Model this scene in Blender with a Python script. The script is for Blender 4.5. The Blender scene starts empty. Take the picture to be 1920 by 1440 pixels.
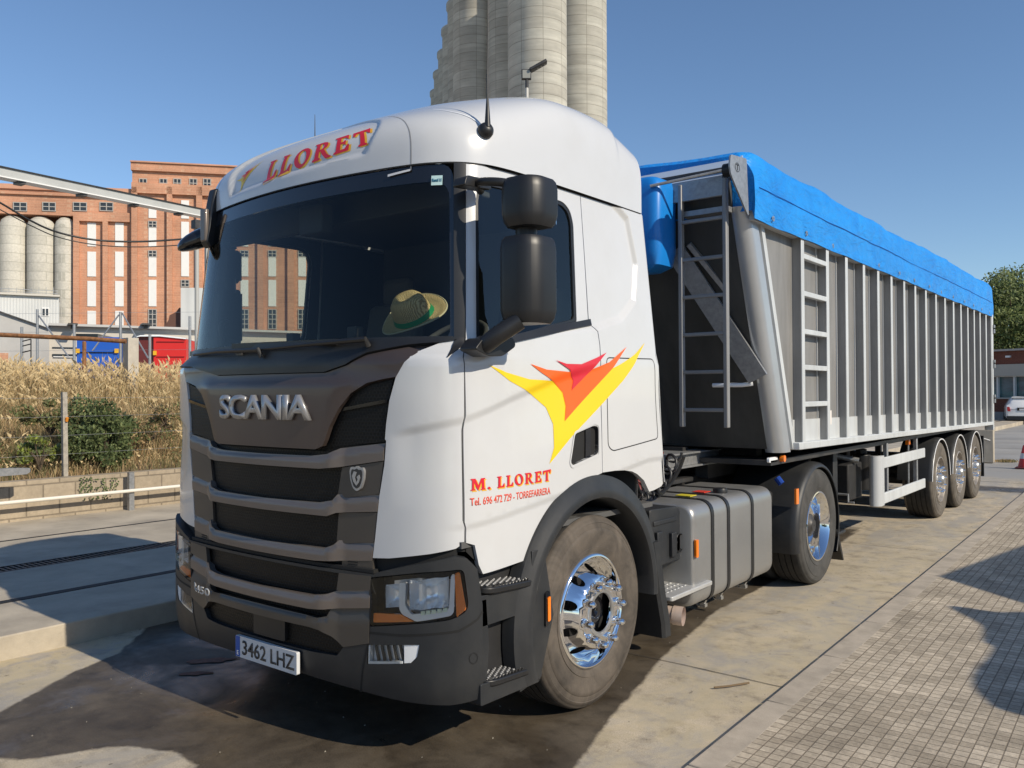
import bpy, bmesh, math, random
from mathutils import Vector, Matrix, noise
from mathutils.geometry import delaunay_2d_cdt
R = math.radians
scene = bpy.context.scene
col = scene.collection
random.seed(7)

# ------------------------------------------------------------ camera, sky, sun, exposure
CAM = Vector((3.729, -2.526, 1.732)); YAW = -0.66606; PITCH = 0.01121; ROLL = -0.00495; FPX = 1570.3
cd = bpy.data.cameras.new('camera'); cam = bpy.data.objects.new('camera', cd); col.objects.link(cam)
cd.sensor_width = 36; cd.lens = FPX / 1920 * 36; cd.clip_start = 0.05; cd.clip_end = 3000
FW = Vector((math.sin(YAW) * math.cos(PITCH), math.cos(YAW) * math.cos(PITCH), math.sin(PITCH)))
RT0 = Vector((math.cos(YAW), -math.sin(YAW), 0)); UP0 = RT0.cross(FW)
RT = math.cos(ROLL) * RT0 + math.sin(ROLL) * UP0; UP = -math.sin(ROLL) * RT0 + math.cos(ROLL) * UP0
cam.matrix_world = Matrix(((RT.x, UP.x, -FW.x, CAM.x), (RT.y, UP.y, -FW.y, CAM.y), (RT.z, UP.z, -FW.z, CAM.z), (0, 0, 0, 1)))
scene.camera = cam
def BG(u, v, D):
    """a point of the surroundings from its measured bearing and its distance D along the view axis"""
    d = FW + (u - 960) / FPX * RT - (v - 720) / FPX * UP
    return CAM + d * D

SUN_EL, SUN_AZ = 33.0, -1.0            # degrees; azimuth from +X towards +Y
w = bpy.data.worlds.new('World'); scene.world = w; w.use_nodes = True
nt = w.node_tree; nt.nodes.clear()
sky = nt.nodes.new('ShaderNodeTexSky'); sky.sky_type = 'NISHITA'; sky.sun_disc = False
sky.sun_elevation = R(SUN_EL); sky.sun_rotation = R(90 - SUN_AZ)
sky.air_density = 1.0; sky.dust_density = 0.0; sky.ozone_density = 4.5
bgn = nt.nodes.new('ShaderNodeBackground'); bgn.inputs[1].default_value = 0.13
wo = nt.nodes.new('ShaderNodeOutputWorld'); nt.links.new(sky.outputs[0], bgn.inputs[0]); nt.links.new(bgn.outputs[0], wo.inputs[0])
sl = bpy.data.lights.new('sun', 'SUN'); sl.energy = 4.7; sl.angle = R(0.5); sl.color = (1.0, 0.89, 0.72)
sun = bpy.data.objects.new('sun', sl); col.objects.link(sun)
SD = Vector((math.cos(R(SUN_EL)) * math.cos(R(SUN_AZ)), math.cos(R(SUN_EL)) * math.sin(R(SUN_AZ)), math.sin(R(SUN_EL))))
sun.rotation_euler = SD.to_track_quat('Z', 'Y').to_euler(); sun.location = (10, 0, 20)
scene.view_settings.view_transform = 'Standard'; scene.view_settings.look = 'None'
scene.view_settings.exposure = 0.0; scene.view_settings.gamma = 1
scene.render.engine = 'CYCLES'
scene.cycles.max_bounces = 8; scene.cycles.transparent_max_bounces = 24

# ------------------------------------------------------------ materials
def newmat(name):
    m = bpy.data.materials.new(name); m.use_nodes = True
    n = m.node_tree.nodes; return m, m.node_tree, n['Principled BSDF']
def N(nt, t, **kw):
    n = nt.nodes.new(t)
    for k, v in kw.items():
        if k.startswith('i_'): n.inputs[int(k[2:])].default_value = v
        else: setattr(n, k, v)
    return n
def L(nt, a, ao, b, bi): nt.links.new(a.outputs[ao], b.inputs[bi])
def ramp(nt, stops, src=None, so=0):
    r = nt.nodes.new('ShaderNodeValToRGB'); e = r.color_ramp.elements
    while len(e) < len(stops): e.new(0.5)
    for el, (p, c) in zip(e, stops):
        el.position = p; el.color = (c[0], c[1], c[2], 1) if not isinstance(c, (int, float)) else (c, c, c, 1)
    if src: L(nt, src, so, r, 0)
    return r
def mix(nt, a, b, fac, mode='MIX'):
    m = nt.nodes.new('ShaderNodeMix'); m.data_type = 'RGBA'; m.blend_type = mode
    for sock, v in ((0, fac), (6, a), (7, b)):
        if isinstance(v, (int, float)): m.inputs[sock].default_value = v if sock == 0 else (v, v, v, 1)
        elif isinstance(v, (tuple, list)): m.inputs[sock].default_value = (v[0], v[1], v[2], 1)
        else: nt.links.new(v, m.inputs[sock])
    return m.outputs[2]
def noi(nt, scale, detail=4, rough=0.55, vec=None, dist=0):
    n = nt.nodes.new('ShaderNodeTexNoise'); n.inputs['Scale'].default_value = scale
    n.inputs['Detail'].default_value = detail; n.inputs['Roughness'].default_value = rough; n.inputs['Distortion'].default_value = dist
    if vec is not None: nt.links.new(vec, n.inputs['Vector'])
    return n
def coords(nt, scale=(1, 1, 1), rot=(0, 0, 0), out='Object'):
    t = nt.nodes.new('ShaderNodeTexCoord'); mp = nt.nodes.new('ShaderNodeMapping')
    mp.inputs['Scale'].default_value = scale; mp.inputs['Rotation'].default_value = rot
    nt.links.new(t.outputs[out], mp.inputs[0]); return mp.outputs[0]
def bump(nt, b, src, strength=0.3, dist=0.01):
    n = nt.nodes.new('ShaderNodeBump'); n.inputs['Strength'].default_value = strength; n.inputs['Distance'].default_value = dist
    nt.links.new(src, n.inputs['Height']); nt.links.new(n.outputs[0], b.inputs['Normal']); return n
def M_(name, colr, rough=0.5, metal=0.0, coat=0.0, var=0.0, vscale=3.0, bmp=0.0, bscale=60, spec=0.5, dirt=None, dirtamt=0.5, dscale=2.5, rvar=0.0, stretch=(1, 1, 1)):
    m, nt, b = newmat(name)
    b.inputs['Roughness'].default_value = rough; b.inputs['Metallic'].default_value = metal
    b.inputs['Coat Weight'].default_value = coat; b.inputs['Coat Roughness'].default_value = 0.06
    b.inputs['Specular IOR Level'].default_value = spec
    b.inputs['Base Color'].default_value = (*colr, 1)
    c = coords(nt, stretch)
    src = None
    if var > 0:
        n = noi(nt, vscale, 5, 0.6, c)
        r = ramp(nt, [(0.3, tuple(x * (1 - var) for x in colr)), (0.7, tuple(min(1, x * (1 + var)) for x in colr))], n)
        src = r.outputs[0]
    if dirt:
        n2 = noi(nt, dscale, 7, 0.65, c); r2 = ramp(nt, [(0.45, 0.0), (0.75, dirtamt)], n2)
        src = mix(nt, src if src else colr, dirt, r2.outputs[0])
    if src: nt.links.new(src, b.inputs['Base Color'])
    if rvar > 0:
        n3 = noi(nt, 5, 5, 0.6, c); r3 = ramp(nt, [(0.3, max(0, rough - rvar)), (0.7, min(1, rough + rvar))], n3)
        nt.links.new(r3.outputs[0], b.inputs['Roughness'])
    if bmp > 0: bump(nt, b, noi(nt, bscale, 3, 0.6, c).outputs[0], bmp, 0.01)
    return m
def glassmat(name, tint, rough=0.0, ior=1.5, mn=0.0):
    m = bpy.data.materials.new(name); m.use_nodes = True; nt = m.node_tree; nt.nodes.clear()
    o = nt.nodes.new('ShaderNodeOutputMaterial'); t = nt.nodes.new('ShaderNodeBsdfTransparent'); g = nt.nodes.new('ShaderNodeBsdfGlossy')
    f = nt.nodes.new('ShaderNodeFresnel'); f.inputs[0].default_value = ior; x = nt.nodes.new('ShaderNodeMixShader')
    t.inputs[0].default_value = (*tint, 1); g.inputs['Roughness'].default_value = rough
    a = nt.nodes.new('ShaderNodeMath'); a.operation = 'ADD'; a.inputs[1].default_value = mn; nt.links.new(f.outputs[0], a.inputs[0])
    nt.links.new(a.outputs[0], x.inputs[0]); nt.links.new(t.outputs[0], x.inputs[1]); nt.links.new(g.outputs[0], x.inputs[2]); nt.links.new(x.outputs[0], o.inputs[0])
    return m
def emis(name, c, s):
    m, nt, b = newmat(name); b.inputs['Emission Color'].default_value = (*c, 1); b.inputs['Emission Strength'].default_value = s
    b.inputs['Base Color'].default_value = (*c, 1); return m

MT = {}
MT['white'] = M_('white_paint', (0.575, 0.585, 0.595), 0.26, 0, 0.6, var=0.02, vscale=1.5, dirt=(0.45, 0.43, 0.39), dirtamt=0.22, dscale=1.6)
MT['plastic'] = M_('dark_plastic', (0.018, 0.020, 0.023), 0.5, 0, 0, var=0.12, vscale=4, bmp=0.08, bscale=400, dirt=(0.09, 0.085, 0.075), dirtamt=0.25, dscale=3)
MT['plastic2'] = M_('black_plastic', (0.012, 0.0125, 0.014), 0.42, 0, 0, dirt=(0.05, 0.047, 0.042), dirtamt=0.2)
MT['gloss'] = M_('gloss_black', (0.008, 0.008, 0.010), 0.12, 0, 0.5)
MT['bronze'] = M_('bronze_paint', (0.175, 0.148, 0.132), 0.42, 0.5, 0.1, var=0.06, bmp=0.02, bscale=600)
MT['bronze2'] = M_('dark_bronze_paint', (0.085, 0.076, 0.068), 0.45, 0.45, 0.1, var=0.06)
MT['chrome'] = M_('chrome', (0.86, 0.86, 0.87), 0.06, 1.0, rvar=0.03)
MT['badge'] = M_('badge_silver', (0.42, 0.42, 0.43), 0.38, 0.6)
MT['alu'] = M_('brushed_aluminium', (0.50, 0.50, 0.49), 0.38, 0.85, var=0.08, vscale=2, rvar=0.1)
MT['rail'] = M_('rail_aluminium', (0.26, 0.26, 0.26), 0.5, 0.2, var=0.08, vscale=3)
MT['steel'] = M_('dark_steel', (0.05, 0.05, 0.052), 0.5, 0.4, var=0.3, vscale=6, dirt=(0.12, 0.1, 0.07), dirtamt=0.4)
MT['under'] = M_('underbody', (0.015, 0.015, 0.016), 0.7, 0, var=0.4, vscale=5)
MT['tan_metal'] = M_('exhaust_steel', (0.62, 0.50, 0.43), 0.4, 0.35, var=0.2, vscale=8)
MT['red'] = M_('decal_red', (0.62, 0.012, 0.03), 0.4, 0, 0.3)
MT['orange'] = M_('decal_orange', (0.92, 0.12, 0.004), 0.4, 0, 0.3)
MT['yellow'] = M_('decal_yellow', (0.84, 0.58, 0.006), 0.4, 0, 0.3)
MT['redorange'] = M_('decal_red_orange', (0.72, 0.06, 0.02), 0.4, 0, 0.2)
MT['gap'] = M_('panel_gap', (0.01, 0.01, 0.01), 0.8)
MT['amber'] = M_('amber_lens', (0.90, 0.22, 0.012), 0.15, 0, 0.6)
MT['plate'] = M_('plate_white', (0.62, 0.63, 0.64), 0.4)
MT['plateblue'] = M_('plate_blue', (0.01, 0.09, 0.42), 0.4)
MT['ink'] = M_('plate_ink', (0.02, 0.02, 0.022), 0.5)
MT['wind'] = glassmat('windscreen_glass', (0.74, 0.77, 0.72), ior=1.42)
MT['glass'] = glassmat('side_glass', (0.72, 0.76, 0.72), ior=1.5, mn=0.02)
MT['clear'] = glassmat('lamp_glass', (0.93, 0.95, 0.96))
MT['mirror'] = M_('mirror_glass', (0.7, 0.72, 0.75), 0.02, 1.0)
MT['interior'] = M_('cab_interior', (0.085, 0.085, 0.085), 0.8)
MT['seat'] = M_('seat_fabric', (0.13, 0.12, 0.11), 0.9)
def rubber(name, dark, light, sc):
    m, nt, b = newmat(name); c = coords(nt); n = noi(nt, sc, 6, 0.65, c, 0.6)
    r = ramp(nt, [(0.32, dark), (0.68, light)], n); L(nt, r, 0, b, 'Base Color'); b.inputs['Roughness'].default_value = 0.78
    bump(nt, b, noi(nt, 90, 4, 0.6, c).outputs[0], 0.12, 0.01); return m
MT['rubber'] = rubber('dusty_tyre', (0.045, 0.038, 0.031), (0.125, 0.103, 0.082), 5)
MT['rubber2'] = rubber('grey_tyre', (0.035, 0.034, 0.032), (0.075, 0.072, 0.067), 5)
MT['rubber3'] = rubber('brown_tyre', (0.075, 0.065, 0.052), (0.15, 0.13, 0.105), 5)
MT['tread'] = rubber('tyre_tread', (0.014, 0.014, 0.014), (0.035, 0.032, 0.028), 12)

# ------------------------------------------------------------ mesh helpers
def thing(name, label, cat, loc=(0, 0, 0), group=None):
    o = bpy.data.objects.new(name, None); o.empty_display_size = 0.2; col.objects.link(o); o.location = loc
    o['label'] = label; o['category'] = cat
    if group: o['group'] = group
    return o
def tag(o, label, cat, group=None):
    o['label'] = label; o['category'] = cat
    if group: o['group'] = group
    return o
def struct(o): o['kind'] = 'structure'; return o
def attach(o, parent):
    if parent is not None:
        o.parent = parent
        L0 = Vector(parent.location) if parent.parent is None else Vector((0, 0, 0))
        q = parent
        tot = Matrix.Identity(4)
        if parent.parent is None: tot = Matrix.Translation(parent.location)
        o.matrix_parent_inverse = tot.inverted()
def link(name, me, mat, parent=None, smooth=None, bevel=0, segs=2):
    o = bpy.data.objects.new(name, me); col.objects.link(o)
    if mat is not None:
        for mm in (mat if isinstance(mat, (list, tuple)) else [mat]): me.materials.append(mm)
    if smooth is not None:
        me.polygons.foreach_set('use_smooth', [True] * len(me.polygons))
        if smooth < 179:
            try: me.set_sharp_from_angle(angle=R(smooth))
            except Exception: pass
    if bevel > 0:
        b = o.modifiers.new('bevel', 'BEVEL'); b.width = bevel; b.segments = segs; b.limit_method = 'ANGLE'; b.angle_limit = R(35); b.harden_normals = False
    attach(o, parent); return o
class MB:
    def __init__(s): s.v = []; s.f = []; s.m = []; s.cm = 0
    def add(s, vs, fs):
        k = len(s.v); s.v += [tuple(p) for p in vs]; s.f += [tuple(i + k for i in f) for f in fs]; s.m += [s.cm] * len(fs); return s
    def mat(s, i): s.cm = i; return s
    def box(s, c, d, rot=None):
        x, y, z = d[0] / 2, d[1] / 2, d[2] / 2
        vs = [Vector((a * x, b * y, e * z)) for a in (-1, 1) for b in (-1, 1) for e in (-1, 1)]
        if rot is not None: vs = [rot @ p for p in vs]
        vs = [p + Vector(c) for p in vs]
        return s.add(vs, [(0, 1, 3, 2), (4, 6, 7, 5), (0, 4, 5, 1), (2, 3, 7, 6), (0, 2, 6, 4), (1, 5, 7, 3)])
    def b2(s, x0, x1, y0, y1, z0, z1): return s.box(((x0 + x1) / 2, (y0 + y1) / 2, (z0 + z1) / 2), (abs(x1 - x0), abs(y1 - y0), abs(z1 - z0)))
    def bar(s, p0, p1, w, h, up=(0, 0, 1)):
        p0, p1 = Vector(p0), Vector(p1); d = (p1 - p0); ln = d.length; d.normalize(); u = Vector(up)
        sd = d.cross(u)
        if sd.length < 1e-4: sd = d.cross(Vector((1, 0, 0)))
        sd.normalize(); u = sd.cross(d)
        vs = []
        for p in (p0, p1):
            for a, b in ((-1, -1), (1, -1), (1, 1), (-1, 1)): vs.append(p + sd * a * w / 2 + u * b * h / 2)
        return s.add(vs, [(0, 1, 2, 3), (7, 6, 5, 4), (0, 4, 5, 1), (1, 5, 6, 2), (2, 6, 7, 3), (3, 7, 4, 0)])
    def tube(s, pts, r, n=10, caps=True):
        pts = [Vector(p) for p in pts]; rs = r if isinstance(r, (list, tuple)) else [r] * len(pts)
        vs = []; fs = []; prev = None
        for i, p in enumerate(pts):
            d = (pts[min(i + 1, len(pts) - 1)] - pts[max(i - 1, 0)]).normalized()
            if prev is None:
                a = d.orthogonal().normalized()
            else: a = (prev - d * prev.dot(d)).normalized()
            prev = a; b = d.cross(a)
            for k in range(n):
                t = 2 * math.pi * k / n; vs.append(p + (a * math.cos(t) + b * math.sin(t)) * rs[i])
        for i in range(len(pts) - 1):
            for k in range(n):
                k2 = (k + 1) % n; fs.append((i * n + k, i * n + k2, (i + 1) * n + k2, (i + 1) * n + k))
        if caps: fs.append(tuple(range(n - 1, -1, -1))); fs.append(tuple((len(pts) - 1) * n + k for k in range(n)))
        return s.add(vs, fs)
    def lathe(s, prof, o=(0, 0, 0), ax='x', n=48, a0=0, a1=360, close=False, sy=1.0):
        """prof: (offset along axis, radius)"""
        full = abs(a1 - a0) >= 359.9; m = n if full else n + 1; vs = []; fs = []; o = Vector(o)
        for k in range(m):
            t = R(a0 + (a1 - a0) * k / n); c_, s_ = math.cos(t), math.sin(t)
            for (h, r) in prof:
                if ax == 'x': vs.append(o + Vector((h, r * c_, r * s_)))
                elif ax == 'z': vs.append(o + Vector((r * c_, r * s_ * sy, h)))
                else: vs.append(o + Vector((r * c_, h, r * s_)))
        q = len(prof)
        for k in range(n):
            k2 = (k + 1) % m
            for j in range(q - 1): fs.append((k * q + j, k2 * q + j, k2 * q + j + 1, k * q + j + 1))
            if close: fs.append((k * q + q - 1, k2 * q + q - 1, k2 * q, k * q))
        return s.add(vs, fs)
    def prism(s, poly, fn, t0, t1):
        """poly 2D points, fn(a,b,t)->3D, extruded from t0 to t1"""
        n = len(poly); vs = [fn(a, b, t0) for a, b in poly] + [fn(a, b, t1) for a, b in poly]
        fs = [tuple(range(n)), tuple(range(2 * n - 1, n - 1, -1))] + [(i, i + n, (i + 1) % n + n, (i + 1) % n) for i in range(n)]
        return s.add(vs, fs)
    def build(s, name, mat, parent=None, smooth=35, bevel=0, segs=2):
        me = bpy.data.meshes.new(name); me.from_pydata(s.v, [], s.f)
        me.polygons.foreach_set('material_index', s.m)
        bm = bmesh.new(); bm.from_mesh(me); bmesh.ops.recalc_face_normals(bm, faces=bm.faces); bm.to_mesh(me); bm.free()
        me.update()
        return link(name, me, mat, parent, smooth, bevel, segs)
def dens(poly, step):
    out = []
    n = len(poly)
    for i in range(n):
        a, b = Vector(poly[i]), Vector(poly[(i + 1) % n]); k = max(1, int(math.ceil((b - a).length / step)))
        for j in range(k): out.append(tuple(a.lerp(b, j / k)))
    return out
def rnd(poly, r, seg=5):
    """round the corners of a polygon; r number or list"""
    n = len(poly); out = []
    for i in range(n):
        p = Vector(poly[i]); a = Vector(poly[i - 1]); b = Vector(poly[(i + 1) % n]); rr = r[i] if isinstance(r, (list, tuple)) else r
        if rr <= 0: out.append(tuple(p)); continue
        da, db = (a - p), (b - p); rr = min(rr, da.length * 0.49, db.length * 0.49)
        p0 = p + da.normalized() * rr; p1 = p + db.normalized() * rr
        for k in range(seg + 1):
            t = k / seg; out.append(tuple(p0.lerp(p, t).lerp(p.lerp(p1, t), t)))
    return out
def crv(pts, seg=6, closed=False):
    """catmull-rom through 2D/3D points"""
    P = [Vector(p) for p in pts]; n = len(P); out = []
    rng = n if closed else n - 1
    for i in range(rng):
        p1, p2 = P[i], P[(i + 1) % n]
        p0 = P[i - 1] if (i > 0 or closed) else 2 * p1 - p2
        p3 = P[(i + 2) % n] if (i + 2 < n or closed) else 2 * p2 - p1
        for k in range(seg):
            t = k / seg
            out.append(tuple(0.5 * ((2 * p1) + (-p0 + p2) * t + (2 * p0 - 5 * p1 + 4 * p2 - p3) * t * t + (-p0 + 3 * p1 - 3 * p2 + p3) * t ** 3)))
    if not closed: out.append(tuple(P[-1]))
    return out
def inpoly(x, y, poly):
    c = False; n = len(poly); j = n - 1
    for i in range(n):
        xi, yi = poly[i]; xj, yj = poly[j]
        if (yi > y) != (yj > y) and x < (xj - xi) * (y - yi) / (yj - yi) + xi: c = not c
        j = i
    return c
def sdist(x, y, poly):
    d = 1e9; n = len(poly)
    for i in range(n):
        ax, ay = poly[i]; bx, by = poly[(i + 1) % n]; dx, dy = bx - ax, by - ay
        t = max(0, min(1, ((x - ax) * dx + (y - ay) * dy) / (dx * dx + dy * dy + 1e-12)))
        d = min(d, math.hypot(x - ax - t * dx, y - ay - t * dy))
    return d if inpoly(x, y, poly) else -d
def patch(name, outline, fn, mat, parent=None, holes=(), step=0.05, off=0.0, thick=0.0, custom=True, flip=False, fine=None):
    """curved panel: 2D outline (with holes) mapped to a surface, offset along its normal, with a rim of depth thick"""
    out = dens(outline, step); hs = [dens(h, step) for h in holes]
    verts = [Vector(p) for p in out]; edges = [(i, (i + 1) % len(out)) for i in range(len(out))]
    loops = [list(range(len(out)))]
    for h in hs:
        k = len(verts); verts += [Vector(p) for p in h]; edges += [(k + i, k + (i + 1) % len(h)) for i in range(len(h))]; loops.append([k + i for i in range(len(h))])
    xs = [p[0] for p in out]; ys = [p[1] for p in out]; nb = len(verts)
    allb = [out] + hs
    if fine:
        st = step / 3.2; seen = set(); y = min(ys) + st * .5; row = 0
        while y < max(ys):
            x = min(xs) + st * (.5 if row % 2 else 1.0)
            while x < max(xs):
                if fine(x, y) and inpoly(x, y, out) and not any(inpoly(x, y, h) for h in hs) and min(abs(sdist(x, y, q)) for q in allb) > st * .5: verts.append(Vector((x, y)))
                x += st
            y += st; row += 1
    x = min(xs) + step * .5
    while x < max(xs):
        y = min(ys) + step * .5
        while y < max(ys):
            if inpoly(x, y, out) and not any(inpoly(x, y, h) for h in hs) and not (fine and fine(x, y)):
                if min(abs(sdist(x, y, q)) for q in allb) > step * 0.4: verts.append(Vector((x, y)))
            y += step
        x += step
    V, E, F, ov, oe, of = delaunay_2d_cdt(verts, edges, [], 0, 1e-7)
    fs = []
    for f in F:
        cx = sum(V[i].x for i in f) / 3; cy = sum(V[i].y for i in f) / 3
        if inpoly(cx, cy, out) and not any(inpoly(cx, cy, h) for h in hs): fs.append(tuple(f))
    def nrm(a, b):
        e = 0.004; p = Vector(fn(a, b))
        n = (Vector(fn(a + e, b)) - Vector(fn(a - e, b))).cross(Vector(fn(a, b + e)) - Vector(fn(a, b - e)))
        n.normalize(); return p, (-n if flip else n)
    PN = [nrm(v.x, v.y) for v in V]
    pos = [p + n * off for p, n in PN]; nor = [n for p, n in PN]
    # orient faces with the surface normal
    fs2 = []
    for f in fs:
        g = (pos[f[1]] - pos[f[0]]).cross(pos[f[2]] - pos[f[0]])
        fs2.append(f if g.dot(nor[f[0]]) >= 0 else (f[0], f[2], f[1]))
    nv = len(pos); cn = []
    for f in fs2: cn += [nor[i] for i in f]
    if thick > 0:
        # boundary edges found from face use
        cnt = {}
        for f in fs2:
            for i in range(3):
                a, b = f[i], f[(i + 1) % 3]; cnt[(a, b)] = 1
        bd = [(a, b) for (a, b) in cnt if (b, a) not in cnt]
        mp = {}
        for a, b in bd:
            for q in (a, b):
                if q not in mp:
                    mp[q] = (len(pos), len(pos) + 1); pos.append(pos[q].copy()); nor.append(nor[q]); pos.append(pos[q] - nor[q] * thick); nor.append(nor[q])
        for a, b in bd:
            a0, a1 = mp[a]; b0, b1 = mp[b]; f = (b0, a0, a1, b1); fs2.append(f)
            g = (pos[a0] - pos[b0]).cross(pos[b1] - pos[b0]).normalized(); cn += [g] * 4
    me = bpy.data.meshes.new(name); me.from_pydata([tuple(p) for p in pos], [], fs2); me.update()
    me.polygons.foreach_set('use_smooth', [True] * len(me.polygons))
    if custom: me.normals_split_custom_set([tuple(n) for n in cn])
    return link(name, me, mat, parent)
def mirror(poly): return [(-a, b) for a, b in reversed(poly)]
def textmesh(body, size, fn, name, mat, parent, bold=0.0, width=1.0, shear=0.0, depth=0.003, spacing=1.0):
    cu = bpy.data.curves.new(name, 'FONT'); cu.body = body; cu.size = size; cu.offset = bold; cu.space_character = spacing; cu.shear = shear; cu.resolution_u = 4
    cu.align_x = 'LEFT'; cu.extrude = 0.0
    o = bpy.data.objects.new(name, cu); col.objects.link(o)
    bpy.context.view_layer.update()
    me = bpy.data.meshes.new_from_object(o.evaluated_get(bpy.context.evaluated_depsgraph_get()))
    bpy.data.objects.remove(o)
    bm = bmesh.new(); bm.from_mesh(me)
    for v in bm.verts: v.co.x *= width
    r = bmesh.ops.extrude_face_region(bm, geom=bm.faces[:])
    for e in r['geom']:
        if isinstance(e, bmesh.types.BMVert): e.co.z += depth
    for v in bm.verts: v.co = Vector(fn(v.co.x, v.co.y, v.co.z))
    bmesh.ops.recalc_face_normals(bm, faces=bm.faces); bm.to_mesh(me); bm.free(); me.name = name
    me.materials.clear()
    return link(name, me, mat, parent)
def copytree(o, delta=None, parent=None, label=None):
    c = o.copy(); col.objects.link(c)
    if parent is not None: c.parent = parent
    if delta is not None: c.location = Vector(o.location) + Vector(delta)
    if label: c['label'] = label
    for ch in [q for q in o.children]: copytree(ch, None, c)
    return c
def textfit(body, box, fn, name, mat, parent, bold=0.0, depth=0.003, spacing=1.0, slant=0.0):
    """built-in lettering fitted to box=(a0,a1,b0,b1) on the surface fn(a,b,t)"""
    cu = bpy.data.curves.new(name, 'FONT'); cu.body = body; cu.size = 1; cu.offset = bold; cu.space_character = spacing; cu.resolution_u = 4
    o = bpy.data.objects.new(name, cu); col.objects.link(o); bpy.context.view_layer.update()
    me = bpy.data.meshes.new_from_object(o.evaluated_get(bpy.context.evaluated_depsgraph_get())); bpy.data.objects.remove(o)
    bm = bmesh.new(); bm.from_mesh(me)
    xs = [v.co.x for v in bm.verts]; ys = [v.co.y for v in bm.verts]; x0, x1, y0, y1 = min(xs), max(xs), min(ys), max(ys)
    for v in bm.verts:
        a = (v.co.x - x0) / (x1 - x0); b = (v.co.y - y0) / (y1 - y0)
        v.co = Vector((box[0] + (box[1] - box[0]) * a + slant * b, box[2] + (box[3] - box[2]) * b, 0))
    r = bmesh.ops.extrude_face_region(bm, geom=bm.faces[:])
    for e in r['geom']:
        if isinstance(e, bmesh.types.BMVert): e.co.z += depth
    for v in bm.verts: v.co = Vector(fn(v.co.x, v.co.y, v.co.z))
    bmesh.ops.recalc_face_normals(bm, faces=bm.faces); bm.to_mesh(me); bm.free(); me.name = name; me.materials.clear()
    return link(name, me, mat, parent)
def join(objs, name, parent=None):
    V = []; F = []; MI = []; mats = []
    for o in objs:
        k = len(V); V += [tuple(v.co) for v in o.data.vertices]
        mm = []
        for m in o.data.materials:
            if m not in mats: mats.append(m)
            mm.append(mats.index(m))
        for p in o.data.polygons: F.append(tuple(i + k for i in p.vertices)); MI.append(mm[p.material_index] if mm else 0)
    for o in objs: bpy.data.objects.remove(o)
    me = bpy.data.meshes.new(name); me.from_pydata(V, [], F); me.polygons.foreach_set('material_index', MI); me.update()
    return link(name, me, mats, parent, 35)
def surf3(fn):
    def g(a, b, t):
        e = .003; p = Vector(fn(a, b)); n = (Vector(fn(a + e, b)) - Vector(fn(a - e, b))).cross(Vector(fn(a, b + e)) - Vector(fn(a, b - e))).normalized()
        return p + n * t
    return g
def ell(cx, cy, rx, ry, n=20, a=0):
    return [(cx + rx * math.cos(2 * math.pi * k / n) * math.cos(a) - ry * math.sin(2 * math.pi * k / n) * math.sin(a),
             cy + rx * math.cos(2 * math.pi * k / n) * math.sin(a) + ry * math.sin(2 * math.pi * k / n) * math.cos(a)) for k in range(n)]
GL = {
 'L': ([(0, 0), (0, .07), (.1, .12), (.13, .88), (.03, .93), (.02, 1), (.42, 1), (.42, .93), (.33, .88), (.31, .13), (.5, .15), (.62, .34), (.7, .36), (.66, 0)], [], .74),
 'O': (ell(.44, .5, .44, .52, 24), [ell(.44, .5, .22, .40, 18, .25)], .94),
 'R': ([(0, 0), (0, .07), (.1, .12), (.12, .88), (.02, .93), (.02, 1), (.5, 1.0), (.68, .93), (.74, .78), (.7, .6), (.55, .5), (.72, .2), (.86, .07), (.96, .04), (.94, -.03), (.68, -.02), (.5, .2), (.36, .44), (.32, .44), (.31, .12), (.4, .07), (.4, 0)],
        [[(.32, .54), (.33, .9), (.42, .9), (.52, .8), (.52, .64), (.44, .54)]], .96),
 'E': ([(0, 0), (0, .07), (.1, .12), (.12, .88), (.02, .93), (.02, 1), (.72, 1.03), (.7, .72), (.63, .72), (.55, .86), (.33, .87), (.33, .57), (.45, .58), (.52, .66), (.57, .66), (.56, .36), (.5, .36), (.45, .45), (.32, .45), (.31, .13), (.52, .14), (.66, .34), (.74, .34), (.72, 0)], [], .8),
 'T': ([(.25, 0), (.25, .07), (.34, .12), (.34, .86), (.2, .86), (.08, .68), (0, .68), (.02, 1), (.8, 1.06), (.92, 1.1), (.84, .72), (.76, .70), (.68, .86), (.55, .87), (.55, .12), (.64, .07), (.64, 0)], [], .9),
 'M': ([(0, 0), (0, .07), (.1, .12), (.12, .88), (.02, .93), (.02, 1), (.36, 1), (.56, .4), (.78, 1), (1.1, 1), (1.1, .93), (1.0, .88), (1.02, .12), (1.1, .07), (1.1, 0), (.72, 0), (.72, .07), (.82, .12), (.80, .66), (.56, .02), (.5, .02), (.24, .66), (.25, .12), (.34, .07), (.34, 0)], [], 1.14),
 '.': (ell(.13, .1, .12, .11, 12), [], .4), ' ': (None, [], .2)}
def serif(text, box, fn, name, mats, parent, gap=.1, sh=(0.018, -0.012), slant=0.0):
    tot = sum(GL[c][2] + gap for c in text) - gap; sx = (box[1] - box[0]) / tot; sy = box[3] - box[2]; objs = []
    for layer, (m, dx, dy, off) in enumerate(((mats[1], sh[0], sh[1], .0016), (mats[0], 0, 0, .0030))):
        x = 0
        for c in text:
            o, h, wd = GL[c]
            if o:
                f = lambda P: [(box[0] + (x + a) * sx + slant * b * sy + dx, box[2] + b * sy + dy) for a, b in P]
                objs.append(patch('g', f(o), fn, m, None, [f(q) for q in h], step=.06, off=off, custom=False))
            x += wd + gap
    return join(objs, name, parent)
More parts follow.
